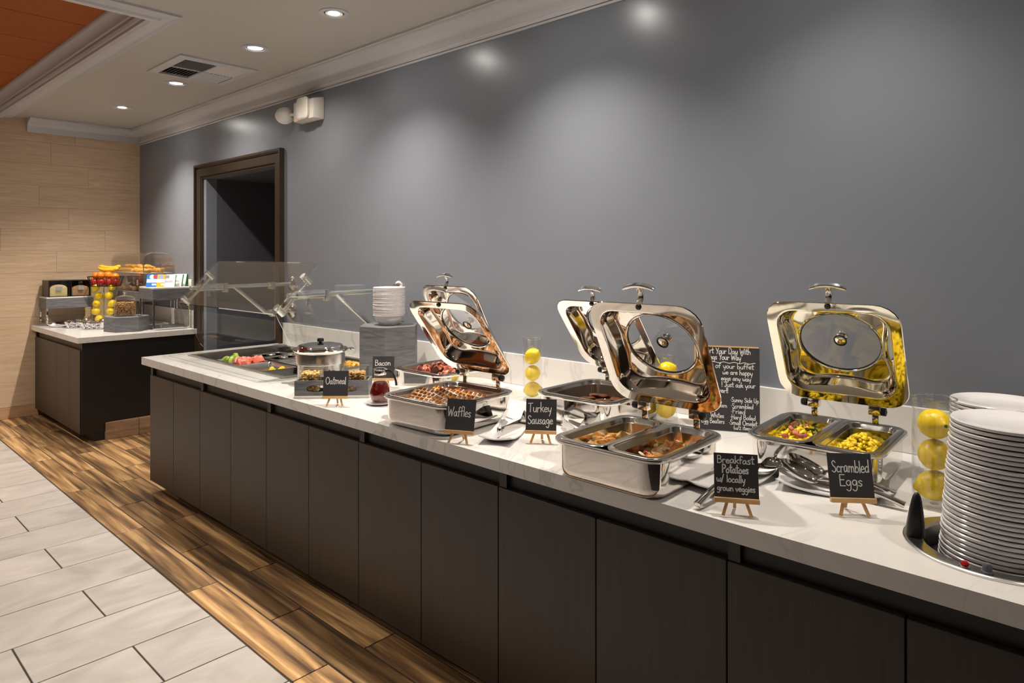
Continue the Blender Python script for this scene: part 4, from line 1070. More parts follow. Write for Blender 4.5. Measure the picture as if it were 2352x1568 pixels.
stack((1.995, .243), 31, CT-.043, .0112, (.018, -.022), 'white dinner plate within the tall near stack', 'uppermost white dinner plate of the tall near stack', 'plates in the near dispenser')
stack((2.455, .30), 28, CT-.043, .0112, (.0, .0), 'white dinner plate within the stack against the wall', 'uppermost white dinner plate of the stack against the wall', 'plates in the far dispenser')
# ------------------------------------------------------------------ spoon rests, tongs, serving spoons
def rest(label, c, ang, L_=.27, w=.135):
    t_ = []; n = 14; k = 8
    v = []; f = []
    for i in range(n+1):
        for j in range(k+1):
            u, s = -1+2*i/n, -1+2*j/k
            x, y = u*L_/2*(1+.05*s*s), s*w/2*(1-.06*u*u)
            z = .004+.020*abs(u)**3+.012*s*s*(.4+.6*abs(u))
            v.append((x, y, z))
    N0 = len(v); v += [(p[0]*.985, p[1]*.985, max(p[2]-.005, .0005)) for p in v]
    for i in range(n):
        for j in range(k):
            a = i*(k+1)+j; f += [(a, a+k+1, a+k+2, a+1), (N0+a, N0+a+1, N0+a+k+2, N0+a+k+1)]
    rim = [j for j in range(k+1)]+[i*(k+1)+k for i in range(1, n+1)]+[n*(k+1)+j for j in range(k-1, -1, -1)]+[i*(k+1) for i in range(n-1, 0, -1)]
    for i in range(len(rim)):
        a, b = rim[i], rim[(i+1) % len(rim)]; f.append((a, b, N0+b, N0+a))
    o = MB().add(v, f).build('spoon_rest', 'white_china', None, smooth=50)
    o.location = (c[0], c[1], CT); o.rotation_euler = (0, 0, ang)
    return tag(o, label, 'spoon rest', 'white china spoon rests')
rest('white curved china rest holding tongs beside the waffle sign', (1.945, 1.835), math.atan2(.14, .27), .30, .13)
rest('white curved china rest under the tongs of the sausage dish', (2.14, 1.60), math.atan2(.14, .27)+.15, .28, .13)
rest('white curved china rest behind the breakfast potatoes sign', (2.005, .935), math.radians(-12), .29, .14)
rest('white curved china rest in front of the scrambled eggs dish', (2.155, .68), math.radians(-72), .30, .145)
def tongs(label, loc, ang, tip=0, s=1):
    t = thing('serving_tongs', label, 'tongs', (loc[0], loc[1], loc[2]), ang, 'steel serving tongs')
    t.rotation_euler = (tip, 0, ang)
    for sg_ in (-1, 1):
        p = cr([(0, sg_*.006, .022), (.03, sg_*.011, .022), (.09, sg_*.026, .023), (.14, sg_*.042, .026), (.18, sg_*.046, .034), (.215, sg_*.044, .04)], 4)
        n = len(p); w = [.034 if i/n < .6 else .034+.022*math.sin((i/n-.6)/.4*PI*.9) for i in range(n)]
        sd = [(0, -.25*sg_*max(0, (i/n-.45))*3, 1) for i in range(n)]
        MB().sweep([q*s for q in p], w, .0025, sd).build('arm', 'cutlery_steel', t, smooth=50)
    MB().sweep(cr([(.02, .012, .022), (.002, .009, .022), (-.004, 0, .022), (.002, -.009, .022), (.02, -.012, .022)], 4), .026, .003, (0,0,1)).build('spring_bend', 'cutlery_steel', t, smooth=50)
tongs('steel serving tongs on the white rest beside the waffle sign', (1.875, 1.80, CT+.010), math.atan2(.14, .27)-.05)
tongs('steel serving tongs lying in front of the sausage dish', (2.06, 1.57, CT+.012), math.atan2(.14, .27)+.25)
def spoon(label, bowl, end, s=1, zb=.02, ze=.012, mid=.02, roll=0, pitch=0):
    b, e = Vector((bowl[0], bowl[1], CT+zb)), Vector((end[0], end[1], CT+ze))
    t = thing('serving_spoon', label, 'spoon', tuple(b), math.atan2((e-b).y, (e-b).x), 'steel serving spoons')
    L_ = math.hypot((e-b).x, (e-b).y); dz = ze-zb
    rg = []; n = 24
    for r, z in ((1,.0), (.9,-.008), (.65,-.014), (.3,-.018), (.02,-.019)): rg.append([(-.005+.046*r*math.cos(2*PI*k/n)*s, .031*r*math.sin(2*PI*k/n)*s, z*s) for k in range(n)])
    rg2 = [[(p[0]*1.02, p[1]*1.02, p[2]-.0015) for p in g_] for g_ in rg]
    m = MB(); m.loft(rg[::-1]+rg2, cap0=True, cap1=True); m.xf(Matrix.Translation((.042*s,0,0)) @ Matrix.Rotation(pitch, 4, 'Y') @ Matrix.Translation((-.042*s,0,0)) @ Matrix.Rotation(roll, 4, 'X')); m.build('bowl', 'cutlery_steel', t, smooth=60)
    p = cr([(.036*s, 0, -.003), (.06, 0, mid*.5), (L_*.5, 0, mid+dz*.5), (L_*.8, 0, mid*.6+dz*.8), (L_, 0, dz)], 5); n = len(p)
    MB().sweep(p, [.009+.013*(i/n)**.8 for i in range(n)], [.004+.010*(i/n) for i in range(n)], (0,1,0)).build('handle', 'cutlery_steel', t, smooth=60)
spoon('steel serving spoon behind the breakfast potatoes sign', (2.115, .878), (1.735, .905), 1.15, .036, .014, .03)
spoon('steel serving spoon resting nearest the scrambled eggs sign', (2.118, .765), (2.120, .478), 1.3, .028, .016, .020, .0, .42)
spoon('steel serving spoon lying closest to the scrambled eggs dish', (2.205, .765), (2.195, .52), 1.25, .046, .014, .015, .0, .42)

# ------------------------------------------------------------------ hexagonal risers and bowls
def hexa(R, a0): return [(R*math.cos(a0+k*PI/3), R*math.sin(a0+k*PI/3)) for k in range(6)]
HX = (2.502, 3.325)
hr = MB().prism(hexa(.187, math.radians(227)), .0005, .288).build('hexagonal_riser', 'grey_wood', smooth=0, bevel=.0015, seg=1)
hr.location = (HX[0], HX[1], CT); tag(hr, 'tall grey wooden hexagonal block carrying the stack of bowls', 'riser')
R = .096
bp = [(.050,.004),(.050,.0),(.054,0),(.056,.005),(.078,.022),(.086,.042),(.0885,.0535),(R-.001,.0555),(R,.057),(R,.0605),(R-.002,.062),(.086,.058),(.083,.044),(.074,.025),(.05,.008),(.001,.007)]
BM = MB().lathe(bp, 56).mesh('bowl', smooth=40)
random.seed(9)
nb = 22
for i in range(nb):
    o = obj('bowl', BM, 'bowl_china', None, (HX[0]-.0+random.uniform(-.001,.001), HX[1]+random.uniform(-.001,.001), CT+.289+i*.0078), (0,0,random.uniform(0,6)))
    tag(o, 'white cereal bowl within the stack on the grey block' if 0 < i < nb-1 else ('uppermost white cereal bowl of the stack on the grey block' if i else 'lowest white cereal bowl standing on the grey block'), 'bowl', 'bowls on the grey block')
# ------------------------------------------------------------------ oatmeal toppings tray
ta = math.atan2(2.814-3.065, 1.991-1.731)
ttl = .362
tb = thing('toppings_tray', 'grey wooden caddy holding three square glass jars', 'caddy', (1.731, 3.065, CT), ta)
D = .125; Hh = .086
MB().box(-.004, ttl+.004, -.004, D+.004, .0005, .012).build('base_board', 'white_plastic', tb, smooth=0, bevel=.002)
def slotted(y):
    o = []; n = 8
    outer = []; cs = [(0,.012),(ttl,.012),(ttl,Hh),(0,Hh)]
    for i in range(4):
        a, b = cs[i], cs[(i+1) % 4]
        for k in range(n): outer.append((a[0]+(b[0]-a[0])*k/n, a[1]+(b[1]-a[1])*k/n))
    cxm, czm = ttl/2, .046; hw, rr = .125, .018
    inner = []
    for p in outer:
        t = math.atan2((p[1]-czm)/.037, (p[0]-cxm)/(ttl/2))
        c, s = math.cos(t), math.sin(t)
        inner.append((cxm+math.copysign(abs(c)**.35, c)*hw, czm+math.copysign(min(1, abs(s)**.8), s)*rr))
    m = MB(); m.loft([[(p[0], y, p[1]) for p in outer], [(p[0], y+.010, p[1]) for p in outer], [(p[0], y+.010, p[1]) for p in inner], [(p[0], y, p[1]) for p in inner]], loop=True); return m
slotted(0).build('long_side', 'grey_wood', tb, smooth=0); slotted(D-.010).build('long_side', 'grey_wood', tb, smooth=0)
MB().box(0, .010, .0102, D-.0102, .012, Hh).build('short_side', 'grey_wood', tb, smooth=0); MB().box(ttl-.010, ttl, .0102, D-.0102, .012, Hh).build('short_side', 'grey_wood', tb, smooth=0)
def crumbs(seed, n, hx, hy, z0, z1, s, spread=1):
    r = random.Random(seed); bm = bmesh.new()
    for k in range(n):
        M = Matrix.Translation((r.uniform(-hx, hx), r.uniform(-hy, hy), r.uniform(z0, z1))) @ Matrix.Rotation(r.uniform(0,6), 4, 'Z') @ Matrix.Rotation(r.uniform(-1,1), 4, 'X') @ Matrix.Diagonal((s*r.uniform(.8,1.6), s*r.uniform(.6,1.2), s*r.uniform(.3,.7), 1))
        bmesh.ops.create_icosphere(bm, subdivisions=1, radius=1, matrix=M)
    me = bpy.data.meshes.new('crumbs'); bm.to_mesh(me); bm.free(); return me
ca, sa = math.cos(ta), math.sin(ta)
def tray_pt(u, v, z): return (1.731+u*ca-v*sa, 3.065+u*sa+v*ca, CT+z)
jw = .104
for i, (mt, lb, lb2) in enumerate((('granola', 'square glass jar of pale granola at the left of the grey caddy', 'pale flaked granola filling the left square jar'), ('cranberry', 'square glass jar of dark red cranberries in the middle of the grey caddy', 'dark red dried cranberries filling the middle square jar'), ('walnut', 'square glass jar of chopped nuts at the right of the grey caddy', 'chopped brown nuts filling the right square jar'))):
    u = .068+i*.113
    j = thing('glass_jar', lb, 'jar', tray_pt(u, D/2, .0125), ta, 'square glass topping jars')
    hh = .132
    MB().loft([rrect(jw, jw, .012, .0), rrect(jw, jw, .012, hh), rrect(jw-.006, jw-.006, .01, hh), rrect(jw-.008, jw-.008, .01, .008)], cap1=True).build('jar_wall', 'glass', j, smooth=40)
    MB().tube(rrect(jw, jw, .012, hh), .003, 6, closed=True).build('jar_lip', 'vase_glass', j)
    me = crumbs(i, 620, jw/2-.011, jw/2-.011, .014, .108, .0085 if i != 1 else .0065)
    o = obj('topping', me, mt, None, tray_pt(u, D/2, .0125), (0,0,ta), 'stuff'); tag(o, lb2, 'topping')
# ------------------------------------------------------------------ syrup pitcher on a saucer
SY = (1.945, 2.655)
so = MB().lathe([(.03,.0005),(.034,.003),(.060,.008),(.066,.011),(.066,.013),(.058,.011),(.034,.006),(.001,.005)], 44).build('saucer', 'white_china', smooth=50); so.location = (SY[0], SY[1], CT)
tag(so, 'small white saucer under the syrup pitcher', 'saucer')
sy = thing('syrup_pitcher', 'glass syrup pitcher with chrome top and black handle', 'pitcher', (SY[0], SY[1], CT+.0065), math.radians(-47))
body = [(.026,.001),(.036,.004),(.046,.02),(.050,.042),(.046,.066),(.036,.09),(.028,.108),(.027,.118),(.027,.138)]
MB().lathe(body, 44, cap1=False).build('glass_body', 'syrup_glass', sy, smooth=60)
MB().lathe([(r-.0025, z+.002) for r, z in body[:6]]+[(.030,.098),(.001,.098)], 44).build('syrup', 'syrup', sy, smooth=60)
MB().lathe([(.029,.134),(.030,.136),(.030,.152),(.028,.156),(.022,.160),(.001,.162)], 40).build('collar', 'chrome', sy, smooth=50)
MB().sweep([(-.030,0,.160),(-.01,0,.165),(.02,0,.164),(.034,0,.158)], [.012,.03,.024,.014], .005, (0,1,0)).build('slide_lid', 'chrome', sy, smooth=50)
MB().sweep(cr([(.028,0,.150),(.045,0,.152),(.062,0,.138),(.074,0,.108),(.078,0,.082)], 5), [.016]*10+[.012]*11, [.012]*8+[.009]*13, (0,1,0)).build('handle', 'black_plastic', sy, smooth=50)
# ------------------------------------------------------------------ outlet
ol = thing('wall_outlet', 'white wall outlet on the grey wall beside the doorway', 'outlet', (XW, 6.865, 1.255))
MB().box(-.007, 0, -.036, .036, 0, .128).build('cover', 'white_plastic', ol, bevel=.003)
MB().box(-.009, -.007, -.017, .017, .028, .100).build('socket', 'lens_plastic', ol, bevel=.001)
MB().box(-.0095, -.009, -.003, .003, .048, .054).build('button', 'black_plastic', ol, smooth=0); MB().box(-.0095, -.009, -.003, .003, .072, .078).build('button', 'black_plastic', ol, smooth=0)
# ------------------------------------------------------------------ far bread counter: risers
def riser(label, x0, x1, y0, y1, zb, zt, slab=True, base=None):
    t = thing('display_riser', label, 'riser', (0,0,0), 0, 'grey wood and chrome display risers')
    z0 = CT if base is None else base
    MB().box(x0, x1, y0, y1, zb, zt).build('wood_box', 'grey_wood', t, smooth=0, bevel=.0015, seg=1)
    if slab: MB().box(x0+.004, x1-.004, y0+.004, y1-.004, zt, zt+.014).build('white_top', 'white_plastic', t, smooth=0, bevel=.003)
    r = .0075; i = .012
    for xx in (x0+i, x1-i):
        for yy in (y0+i, y1-i):
            MB().box(xx-r, xx+r, yy-r, yy+r, z0+.016, zb).build('leg', 'chrome', t, smooth=0, bevel=.001, seg=1)
    MB().box(x0+i-r, x1-i+r, y0+i-r, y0+i+r, z0+.0005, z0+.016).build('foot_rail', 'chrome', t, smooth=0); MB().box(x0+i-r, x1-i+r, y1-i-r, y1-i+r, z0+.0005, z0+.016).build('foot_rail', 'chrome', t, smooth=0)
    MB().box(x0+i-r, x0+i+r, y0+i+r, y1-i-r, z0+.0005, z0+.016).build('foot_rail', 'chrome', t, smooth=0); MB().box(x1-i-r, x1-i+r, y0+i+r, y1-i-r, z0+.0005, z0+.016).build('foot_rail', 'chrome', t, smooth=0)
    return t
riser('long grey wood riser on chrome legs under the bread boxes', 1.80, 2.215, 7.94, 8.215, 1.088, 1.186)
riser('tall grey wood riser on chrome legs under the cereal packs', 2.385, 2.735, 6.79, 7.16, 1.200, 1.300)
riser('grey wood riser on chrome legs under the pastry case', 2.44, 2.735, 7.23, 8.21, 1.16, 1.25, False)
# bread boxes
def loaf(w, h, L_):
    pts = [(-w/2, 0), (w/2, 0), (w/2, h*.62)]
    for i in range(9):
        a = PI*i/8; pts.append((w/2*1.02*math.cos(a), h*.62+h*.38*math.sin(a)))
    pts.append((-w/2, h*.62)); return pts
for bx, mt, lb, ll in ((1.823, 'bread_white', 'black bread box with clear front holding the white loaf', 'pale sliced white loaf inside the left black bread box'), (2.015, 'bread_brown', 'black bread box with clear front holding the brown loaf', 'seeded brown loaf inside the right black bread box')):
    w, d, h = .182, .235, .165
    t = thing('bread_box', lb, 'bread box', (bx, 7.955, 1.2005), 0, 'black bread boxes'); th = .006
    MB().box(0, w, 0, d, 0, th).build('box_floor', 'black_plastic', t, smooth=0); MB().box(0, w, 0, d, h-th, h).build('box_top', 'black_plastic', t, smooth=0)
    MB().box(0, th, 0, d, th, h-th).build('side_wall', 'black_plastic', t, smooth=0); MB().box(w-th, w, 0, d, th, h-th).build('side_wall', 'black_plastic', t, smooth=0)
    MB().box(th, w-th, d-th, d, th, h-th).build('back_wall', 'black_plastic', t, smooth=0)
    MB().box(th, w-th, .001, .004, th, h-th).build('door', 'glass', t, smooth=0)
    MB().box(w*.36, w*.64, -.003, .0005, h*.40, h*.62).box(w*.45, w*.55, -.0035, -.0029, h*.44, h*.54).build('door_tag', 'print_grey', t, smooth=0)
    m = MB(); pf = loaf(.150, .118 if mt == 'bread_white' else .105, .2); m.loft([[(x, 0, z) for x, z in pf], [(x, .19, z) for x, z in pf]])
    me = m.mesh('bread_loaf', bevel=.004); me.materials.append(MATS[mt]); me.materials.append(MATS['crust'])
    for f in me.polygons:
        if abs(f.normal.y) < .5: f.material_index = 1
    o = obj('bread_loaf', me, None, None, (bx+w/2, 7.972, 1.2005+th+.0005)); tag(o, ll, 'bread', 'bread loaves')
# lemon columns and fruit basket
vase(2.225, 7.845, .062, .385, 'tall glass cylinder of five lemons next to the bread riser', 'the tall glass cylinder nearer the bread', [(1.4,.3),(1.5,.7),(1.45,-.5),(1.3,-.3),(.2,.3)], .98, [(.012,-.01),(-.016,.01),(-.006,.008),(.012,0),(-.018,.006)])
vase(2.315, 7.755, .062, .385, 'tall glass cylinder of five lemons behind the granola jar', 'the tall glass cylinder behind the granola jar', [(1.4,.5),(1.5,-.4),(1.2,1.8),(.9,2.4),(1.0,2.6)], .98, [(-.014,0),(.002,0),(.016,-.01),(-.012,0),(.014,0)])
fb = thing('fruit_basket', 'black wire basket of oranges apples and bananas on the lemon columns', 'basket', (2.288, 7.80, CT+.386), math.radians(-45))
bw2, bd2, bh2 = .30, .18, .10
MB().tube(rrect(bw2, bd2, .03, bh2), .003, 6, closed=True).build('top_rim', 'black_plastic', fb); MB().tube(rrect(bw2-.05, bd2-.05, .025, .003), .003, 6, closed=True).build('bottom_rim', 'black_plastic', fb)
m = MB(); A_, B_ = rrect(bw2, bd2, .03, bh2), rrect(bw2-.05, bd2-.05, .025, .003)
for a, b in zip(A_, B_): m.tube([a, b], .0016, 5)
for k in range(1, 10):
    x = -bw2/2+.025+(bw2-.05)*k/10; m.tube([(x*.99, -bd2/2, bh2), (x*.93, -bd2/2+.025, .003), (x*.93, bd2/2-.025, .003), (x*.99, bd2/2, bh2)], .0016, 5)
m.build('wires', 'black_plastic', fb)
OR = jitter(MB().lathe([(.001,-.038),(.015,-.035),(.028,-.026),(.036,-.013),(.039,0),(.036,.013),(.028,.026),(.015,.035),(.001,.037)], 28).mesh('orange', smooth=60), .002, 1, 20)
AP = MB().lathe([(.001,-.030),(.010,-.034),(.022,-.030),(.035,-.012),(.040,.006),(.036,.022),(.022,.033),(.010,.032),(.001,.026)], 28).mesh('apple', smooth=60)
STM = MB().tube([(0,0,.024),(.002,0,.036),(.005,0,.044)], .0016, 6).mesh('apple_stem')
cb2, sb2 = math.cos(math.radians(-45)), math.sin(math.radians(-45))
def fbp(u, v, z):
    u *= .88; v *= .9
    return (2.288+u*cb2-v*sb2, 7.80+u*sb2+v*cb2, CT+.386+z)
for k, (u, v, lb) in enumerate(((-.115,-.03,'leftmost red apple low in the fruit basket'), (-.035,-.035,'second red apple low in the fruit basket'), (.048,-.035,'third red apple low in the fruit basket'), (.12,-.02,'rightmost red apple low in the fruit basket'), (-.07,.045,'red apple at the back of the fruit basket'))):
    o = obj('apple', AP, 'apple', None, fbp(u, v, .042), (.3*k, .2, k)); tag(o, lb, 'apple', 'apples in the fruit basket'); obj('apple_stem', STM, 'lemon_tip', o)
for k, (u, v, z, lb) in enumerate(((-.105,-.01,.108,'leftmost orange on top of the apples'), (-.04,-.035,.113,'second orange on top of the apples'), (.04,-.02,.112,'third orange on top of the apples'), (.115,-.02,.10,'rightmost orange inside the fruit basket'))):
    tag(obj('orange', OR, 'orange', None, fbp(u, v, z), (k, k, 0)), lb, 'orange', 'oranges in the fruit basket')
def banana_mesh():
    p = cr([(-.11,0,.02),(-.09,0,.012),(-.04,0,-.002),(.03,0,-.004),(.08,0,.008),(.10,0,.018)], 4); n = len(p)
    return MB().tube(p, [.005]*3+[.017*min(1, (i-1)/4)*min(1, (n-i)/4)+.003 for i in range(3, n)], 8).mesh('banana', smooth=60)
BN = banana_mesh()
for k, (u, v, z, rz, lb) in enumerate(((.02,.015,.170,0,'lower yellow banana on top of the fruit basket'), (.03,.035,.192,.1,'upper yellow banana on top of the fruit basket'), (.0,.05,.178,-.15,'rear yellow banana on top of the fruit basket'))):
    tag(obj('banana', BN, 'banana', None, fbp(u, v, z), (0, 0, math.radians(-45)+rz)), lb, 'banana', 'bananas in the fruit basket')
# wire baskets with condiment cups
def wire_basket(label, x, y, L_, w, h, ang):
    t = thing('wire_basket', label, 'basket', (x, y, CT), ang, 'chrome wire baskets')
    for nm, s, z in (('top_rim', 1, h), ('bottom_rim', .78, .004)):
        MB().tube(rrect(L_*s, w*s, .02, z), .0032, 6, closed=True).build(nm, 'chrome', t)
    m = MB(); A_, B_ = rrect(L_, w, .02, h), rrect(L_*.78, w*.78, .02, .004)
    for i, (a, b) in enumerate(zip(A_, B_)):
        m.tube([a, b], .002, 5)
        if i % 3 == 0: m.tube([a, B_[(i+4) % len(B_)]], .002, 5); m.tube([a, B_[(i-4) % len(B_)]], .002, 5)
    for k in (.35, .68): m.tube(rrect(L_*(.78+.22*k), w*(.78+.22*k), .02, .004+(h-.004)*k), .002, 5, closed=True)
    for k in range(1, 6): m.tube([(-L_*.39+L_*.78*k/6, -w*.39, .004), (-L_*.39+L_*.78*k/6, w*.39, .004)], .0018, 5)
    m.build('wires', 'chrome', t)
    MB().sweep(cr([(L_*.30, -w*.5, h), (L_*.3, -w*.3, h+.018), (L_*.3, 0, h+.024), (L_*.3, w*.3, h+.018), (L_*.3, w*.5, h)], 3), .016, .004, (1,0,0)).build('handle', 'chrome', t)
    return t
wire_basket('chrome wire basket nearer the bread riser', 1.985, 7.60, .20, .15, .066, math.radians(-25))
wire_basket('chrome wire basket beside the small grey block', 2.055, 7.345, .20, .15, .070, math.radians(-30))
cpm = MB().lathe([(.001,0),(.016,0),(.021,.020),(.023,.021),(.023,.0225),(.001,.0225)], 16).mesh('condiment_cup')
random.seed(13)
for bi, (x, y, a) in enumerate(((1.985, 7.60, -25), (2.055, 7.345, -30))):
    for k in range(10):
        u, v = (-.06+.03*(k % 5)), (-.025 if k < 5 else .025); c_, s_ = math.cos(math.radians(a)), math.sin(math.radians(a))
        tag(obj('condiment_cup', cpm, 'white_plastic' if bi == 1 else 'print_grey', None, (x+u*c_-v*s_, y+u*s_+v*c_, CT+.008+.012*(k % 2)), (random.uniform(-.4,.4), random.uniform(-.4,.4), 0)), ('small grey condiment cup in the wire basket nearer the bread', 'small white condiment cup in the wire basket by the grey block')[bi], 'condiment cup', ('cups in the first wire basket', 'cups in the second wire basket')[bi])
        if bi == 0 and k == 0: cpm = cpm
cpm2 = cpm
rest('white china rest with tongs at the left of the bread counter', (1.885, 7.80), math.radians(-50), .20, .10)
tongs('steel serving tongs on the rest at the bread counter', (1.86, 7.85, CT+.008), math.radians(-40))
# granola jar on a hexagonal block
HB = (2.225, 6.985)
hb = MB().prism(hexa(.188, math.radians(223)), .0005, .135).build('hexagonal_riser', 'grey_wood', smooth=0, bevel=.0015, seg=1); hb.location = (HB[0], HB[1], CT)
tag(hb, 'low grey wooden hexagonal block under the granola jar', 'riser')
gj = thing('glass_jar', 'round glass canister of granola on the low grey block', 'jar', (HB[0]-.01, HB[1]+.02, CT+.1355))
MB().lathe([(.080,.001),(.090,.006),(.094,.03),(.095,.13),(.088,.150),(.080,.156),(.082,.162),(.078,.162),(.085,.148),(.091,.13),(.090,.03),(.085,.008),(.001,.006)], 44).build('canister', 'vase_glass', gj, smooth=50)
MB().lathe([(.084,.163),(.086,.167),(.080,.174),(.055,.186),(.02,.196),(.012,.202),(.012,.212),(.022,.218),(.024,.226),(.016,.232),(.001,.233)], 40).build('jar_lid', 'vase_glass', gj, smooth=50)
MB().lathe([(.001,.196),(.010,.198),(.010,.215),(.018,.222),(.001,.228)], 20).build('lid_knob', 'chrome', gj, smooth=50)
rnd_ = random.Random(2); bm = bmesh.new()
for k in range(900):
    a = rnd_.uniform(0, 2*PI); rr = .083*rnd_.random()**.35; s = .006
    M = Matrix.Translation((rr*math.cos(a), rr*math.sin(a), rnd_.uniform(.012, .128))) @ Matrix.Rotation(rnd_.uniform(0,6), 4, 'X') @ Matrix.Diagonal((s*1.3, s, s*.7, 1))
    bmesh.ops.create_icosphere(bm, subdivisions=1, radius=1, matrix=M)
me = bpy.data.meshes.new('granola'); bm.to_mesh(me); bm.free()
tag(obj('granola', me, 'oats', None, (HB[0]-.01, HB[1]+.02, CT+.1355), None, 'stuff'), 'brown toasted granola filling the round canister', 'granola')
sp = thing('serving_spoon', 'small chrome scoop lying on the low grey block', 'spoon', (2.30, 6.87, CT+.150), math.radians(-20), 'steel serving spoons')
rg = [[(.03*r*math.cos(2*PI*k/20), .02*r*math.sin(2*PI*k/20), z) for k in range(20)] for r, z in ((1,0),(.8,-.008),(.4,-.012),(.02,-.0135))]
MB().loft(rg[::-1]+[[(p[0], p[1], p[2]+.0012) for p in g_] for g_ in rg[1:]]).build('bowl', 'chrome', sp, smooth=60)
MB().sweep([(.028,0,0),(.05,0,.002),(.08,0,-.008)], .008, .003, (0,1,0)).build('handle', 'chrome', sp)
# cereal packs leaning on the tall riser
PK = [(('print_blue', 'print_white', 'print_blue'), 'blue and white cereal pack leaning at the left of the tall riser'), (('print_yellow', 'print_white', 'print_yellow'), 'yellow and white cereal pack leaning in the middle of the tall riser'), (('print_white', 'print_white', 'print_green'), 'white cereal pack with a green side on the tall riser')]
def pack(x, y, z, rz, cols, label, i, tilt=-18):
    t = thing('cereal_pack', label, 'cereal pack', (x, y, z), rz, 'cereal packs on the tall riser'); t.rotation_euler = (math.radians(tilt), 0, rz)
    w, d, h = .096, .022, .125
    bx = MB().box(0, w, 0, d, 0, h).build('carton', 'print_white' if i == 2 else cols[0], t, smooth=0, bevel=.001, seg=1)
    MB().box(.004, w-.004, -.0008, -.0001, h*.34, h*.62).build('print_panel', cols[1], bx, smooth=0)
    if i < 2:
        MB().lathe([(.022,-.0004),(.022,.0002)], 20).xf(Matrix.Translation((w*.5, -.0006, h*.80)) @ Matrix.Rotation(PI/2, 4, 'X')).build('print_badge', 'print_white' if i == 0 else 'print_pale_blue', bx, smooth=0)
        MB().box(w*.55, w*.95, -.0008, -.0001, h*.12, h*.26).build('print_panel', 'print_white', bx, smooth=0)
    else:
        MB().box(.012, .04, -.0008, -.0001, h*.68, h*.92).build('print_panel', 'print_grey', bx, smooth=0); MB().box(.006, w-.02, -.0008, -.0001, h*.04, h*.5).build('print_panel', 'bowl_china', bx, smooth=0)
        MB().box(w, w+.0007, .001, d-.001, 0, h).build('print_side', 'print_green', bx, smooth=0)
    if i == 0: MB().box(w*.62, w*.95, -.0009, -.0001, h*.72, h*.95).build('print_panel', 'print_red', bx, smooth=0)
dirx = math.radians(-38)
for i in range(3): pack(2.392+.099*i*math.cos(dirx)*.82, 6.995+.099*i*math.sin(dirx)*.82, 1.3145+.001, dirx, *PK[i], i)
for k, lb in enumerate(('second white cereal pack with a green side, behind the front one', 'third white cereal pack with a green side, at the right of the row')):
    pack(2.60+.055*(k), 6.925+.045*k, 1.3155, dirx-.2, PK[2][0], lb, 2)
# pastry case: roll-top dome over three bread bins
X0, X1, Yn, Yf, Zb = 2.46, 2.735, 7.25, 8.20, 1.2505
pc = thing('pastry_case', 'clear acrylic roll-top pastry case above three bread bins', 'display case', (0,0,0))
th = .004
MB().box(X0, X1, Yn, Yf, Zb, Zb+.006).build('case_floor', 'acrylic', pc, smooth=0)
MB().box(X0, X1, Yn, Yf, 1.43, 1.436).build('shelf', 'acrylic', pc, smooth=0)
for k in range(4):
    yv = Yn+(Yf-Yn-th)*k/3; MB().box(X0, X1, yv, yv+th, Zb+.006, 1.43).build('divider', 'acrylic', pc, smooth=0)
for k in range(3):
    ya_, yb_ = Yn+(Yf-Yn)*k/3+.012, Yn+(Yf-Yn)*(k+1)/3-.012
    dd = MB().box(X0-.003, X0, ya_, yb_, Zb+.008, 1.424).build('bin_door', 'acrylic', pc, smooth=0)
    ym = (ya_+yb_)/2; MB().box(X0-.0045, X0-.003, ym-.018, ym+.018, Zb+.065, Zb+.12).build('door_tag', 'print_grey', dd, smooth=0)
    MB().tube([(X0-.003, ym-.05, Zb+.085), (X0-.02, ym-.05, Zb+.085)], .006, 8).build('door_knob', 'chrome', dd)
ar = [(X0, 1.437)]
for i in range(7): a = PI/2*i/6; ar.append((X0+.09-.09*math.cos(a), 1.56+.085*math.sin(a)))
for i in range(7): a = PI/2*i/6; ar.append((X1-.09+.09*math.sin(a), 1.56+.085*math.cos(a)))
ar.append((X1, 1.437))
m = MB(); m.loft([[(x, Yn, z) for x, z in ar], [(x, Yf, z) for x, z in ar]], cap0=False, cap1=False, close=False); m.build('dome', 'acrylic', pc)
for yv in (Yn, Yf): MB().loft([[(x, yv-.002, z) for x, z in ar], [(x, yv+.002, z) for x, z in ar]]).build('end_panel', 'acrylic', pc, smooth=0)
MB().tube([(x, Yn-.002, z) for x, z in ar[:11]], .005, 6).build('lid_edge', 'satin_nickel', pc)
MB().tube([(X0, Yn, 1.437), (X1, Yn, 1.437)], .004, 6).build('lid_edge', 'satin_nickel', pc)
MB().lathe([(.001,-.014),(.012,-.008),(.015,0),(.012,.008),(.001,.014)], 16, ((X0+X1)/2, Yn+.02, 1.655)).build('lid_knob', 'vase_glass', pc)
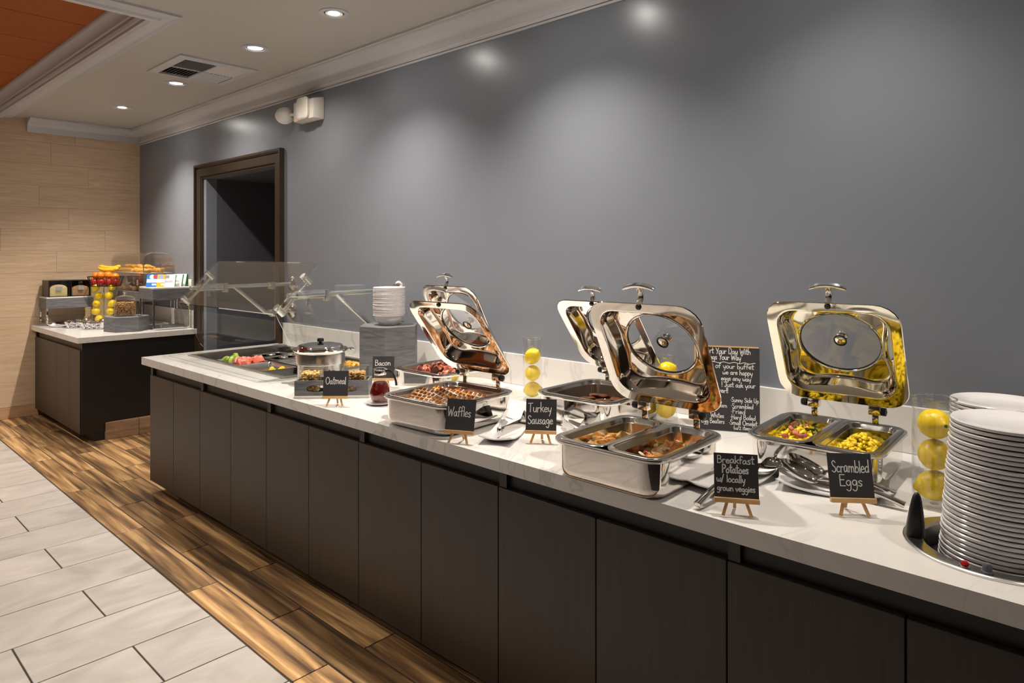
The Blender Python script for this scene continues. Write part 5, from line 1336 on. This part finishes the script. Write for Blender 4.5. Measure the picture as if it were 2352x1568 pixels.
tray = MB().box(X0+.012, X1-.012, Yn+.012, Yf-.012, 1.4365, 1.442).build('pastry_tray', 'white_plastic', smooth=0, bevel=.002); tag(tray, 'flat white tray of pastries inside the clear case', 'tray')
def croissant(seed):
    p = []; rr = []
    for i in range(19):
        t = -1+2*i/18; p.append((.055*t, .022*t*t, .0)); rr.append(max(.004, .024*(1-abs(t)**1.6)*(1+.14*math.sin(i*2.2))))
    return jitter(MB().tube(p, rr, 10).mesh('croissant', smooth=60), .004, seed, 40)
CRS = [croissant(k) for k in range(3)]
random.seed(17)
lbls = ['golden croissant in the front row of the pastry case', 'golden croissant in the back row of the pastry case', 'golden croissant in the upper layer of the pastry case']
for k in range(10):
    for r_ in range(2):
        tag(obj('croissant', CRS[(k+r_) % 3], 'pastry', None, (X0+.07+.125*r_, Yn+.06+.09*k, 1.465), (0, random.uniform(-.2,.2), random.uniform(-.5,.5)+(PI/2 if k < 4 and r_ else .2))), lbls[r_], 'pastry', ('croissants in the front row', 'croissants in the back row')[r_])
for k in range(9):
    tag(obj('croissant', CRS[k % 3], 'pastry', None, (X0+.11+random.uniform(-.03,.05), Yn+.10+.092*k, 1.500), (random.uniform(-.3,.3), random.uniform(-.3,.3), random.uniform(0,3))), lbls[2], 'pastry', 'croissants in the upper layer')
def bagel_mesh():
    n = 28; return MB().tube([(.032*math.cos(2*PI*k/n), .032*math.sin(2*PI*k/n), 0) for k in range(n)], .021, 10, closed=True).mesh('bagel', smooth=60)
BG = bagel_mesh()
for k in range(3):
    ym = Yn+(Yf-Yn)*(k+.5)/3
    for q in range(6):
        tag(obj('bagel', BG, 'bagel', None, (X0+.07+.12*(q % 2)+.01*(q//2), ym-.09+.09*(q//2) , Zb+.030+(.03 if q >= 3 and k else 0)), (random.uniform(-.5,.5), random.uniform(-.5,.5), 0)), ('brown bagel in the nearest bread bin', 'brown bagel in the middle bread bin', 'brown bagel in the farthest bread bin')[k], 'bagel', ('bagels in the nearest bin', 'bagels in the middle bin', 'bagels in the farthest bin')[k])
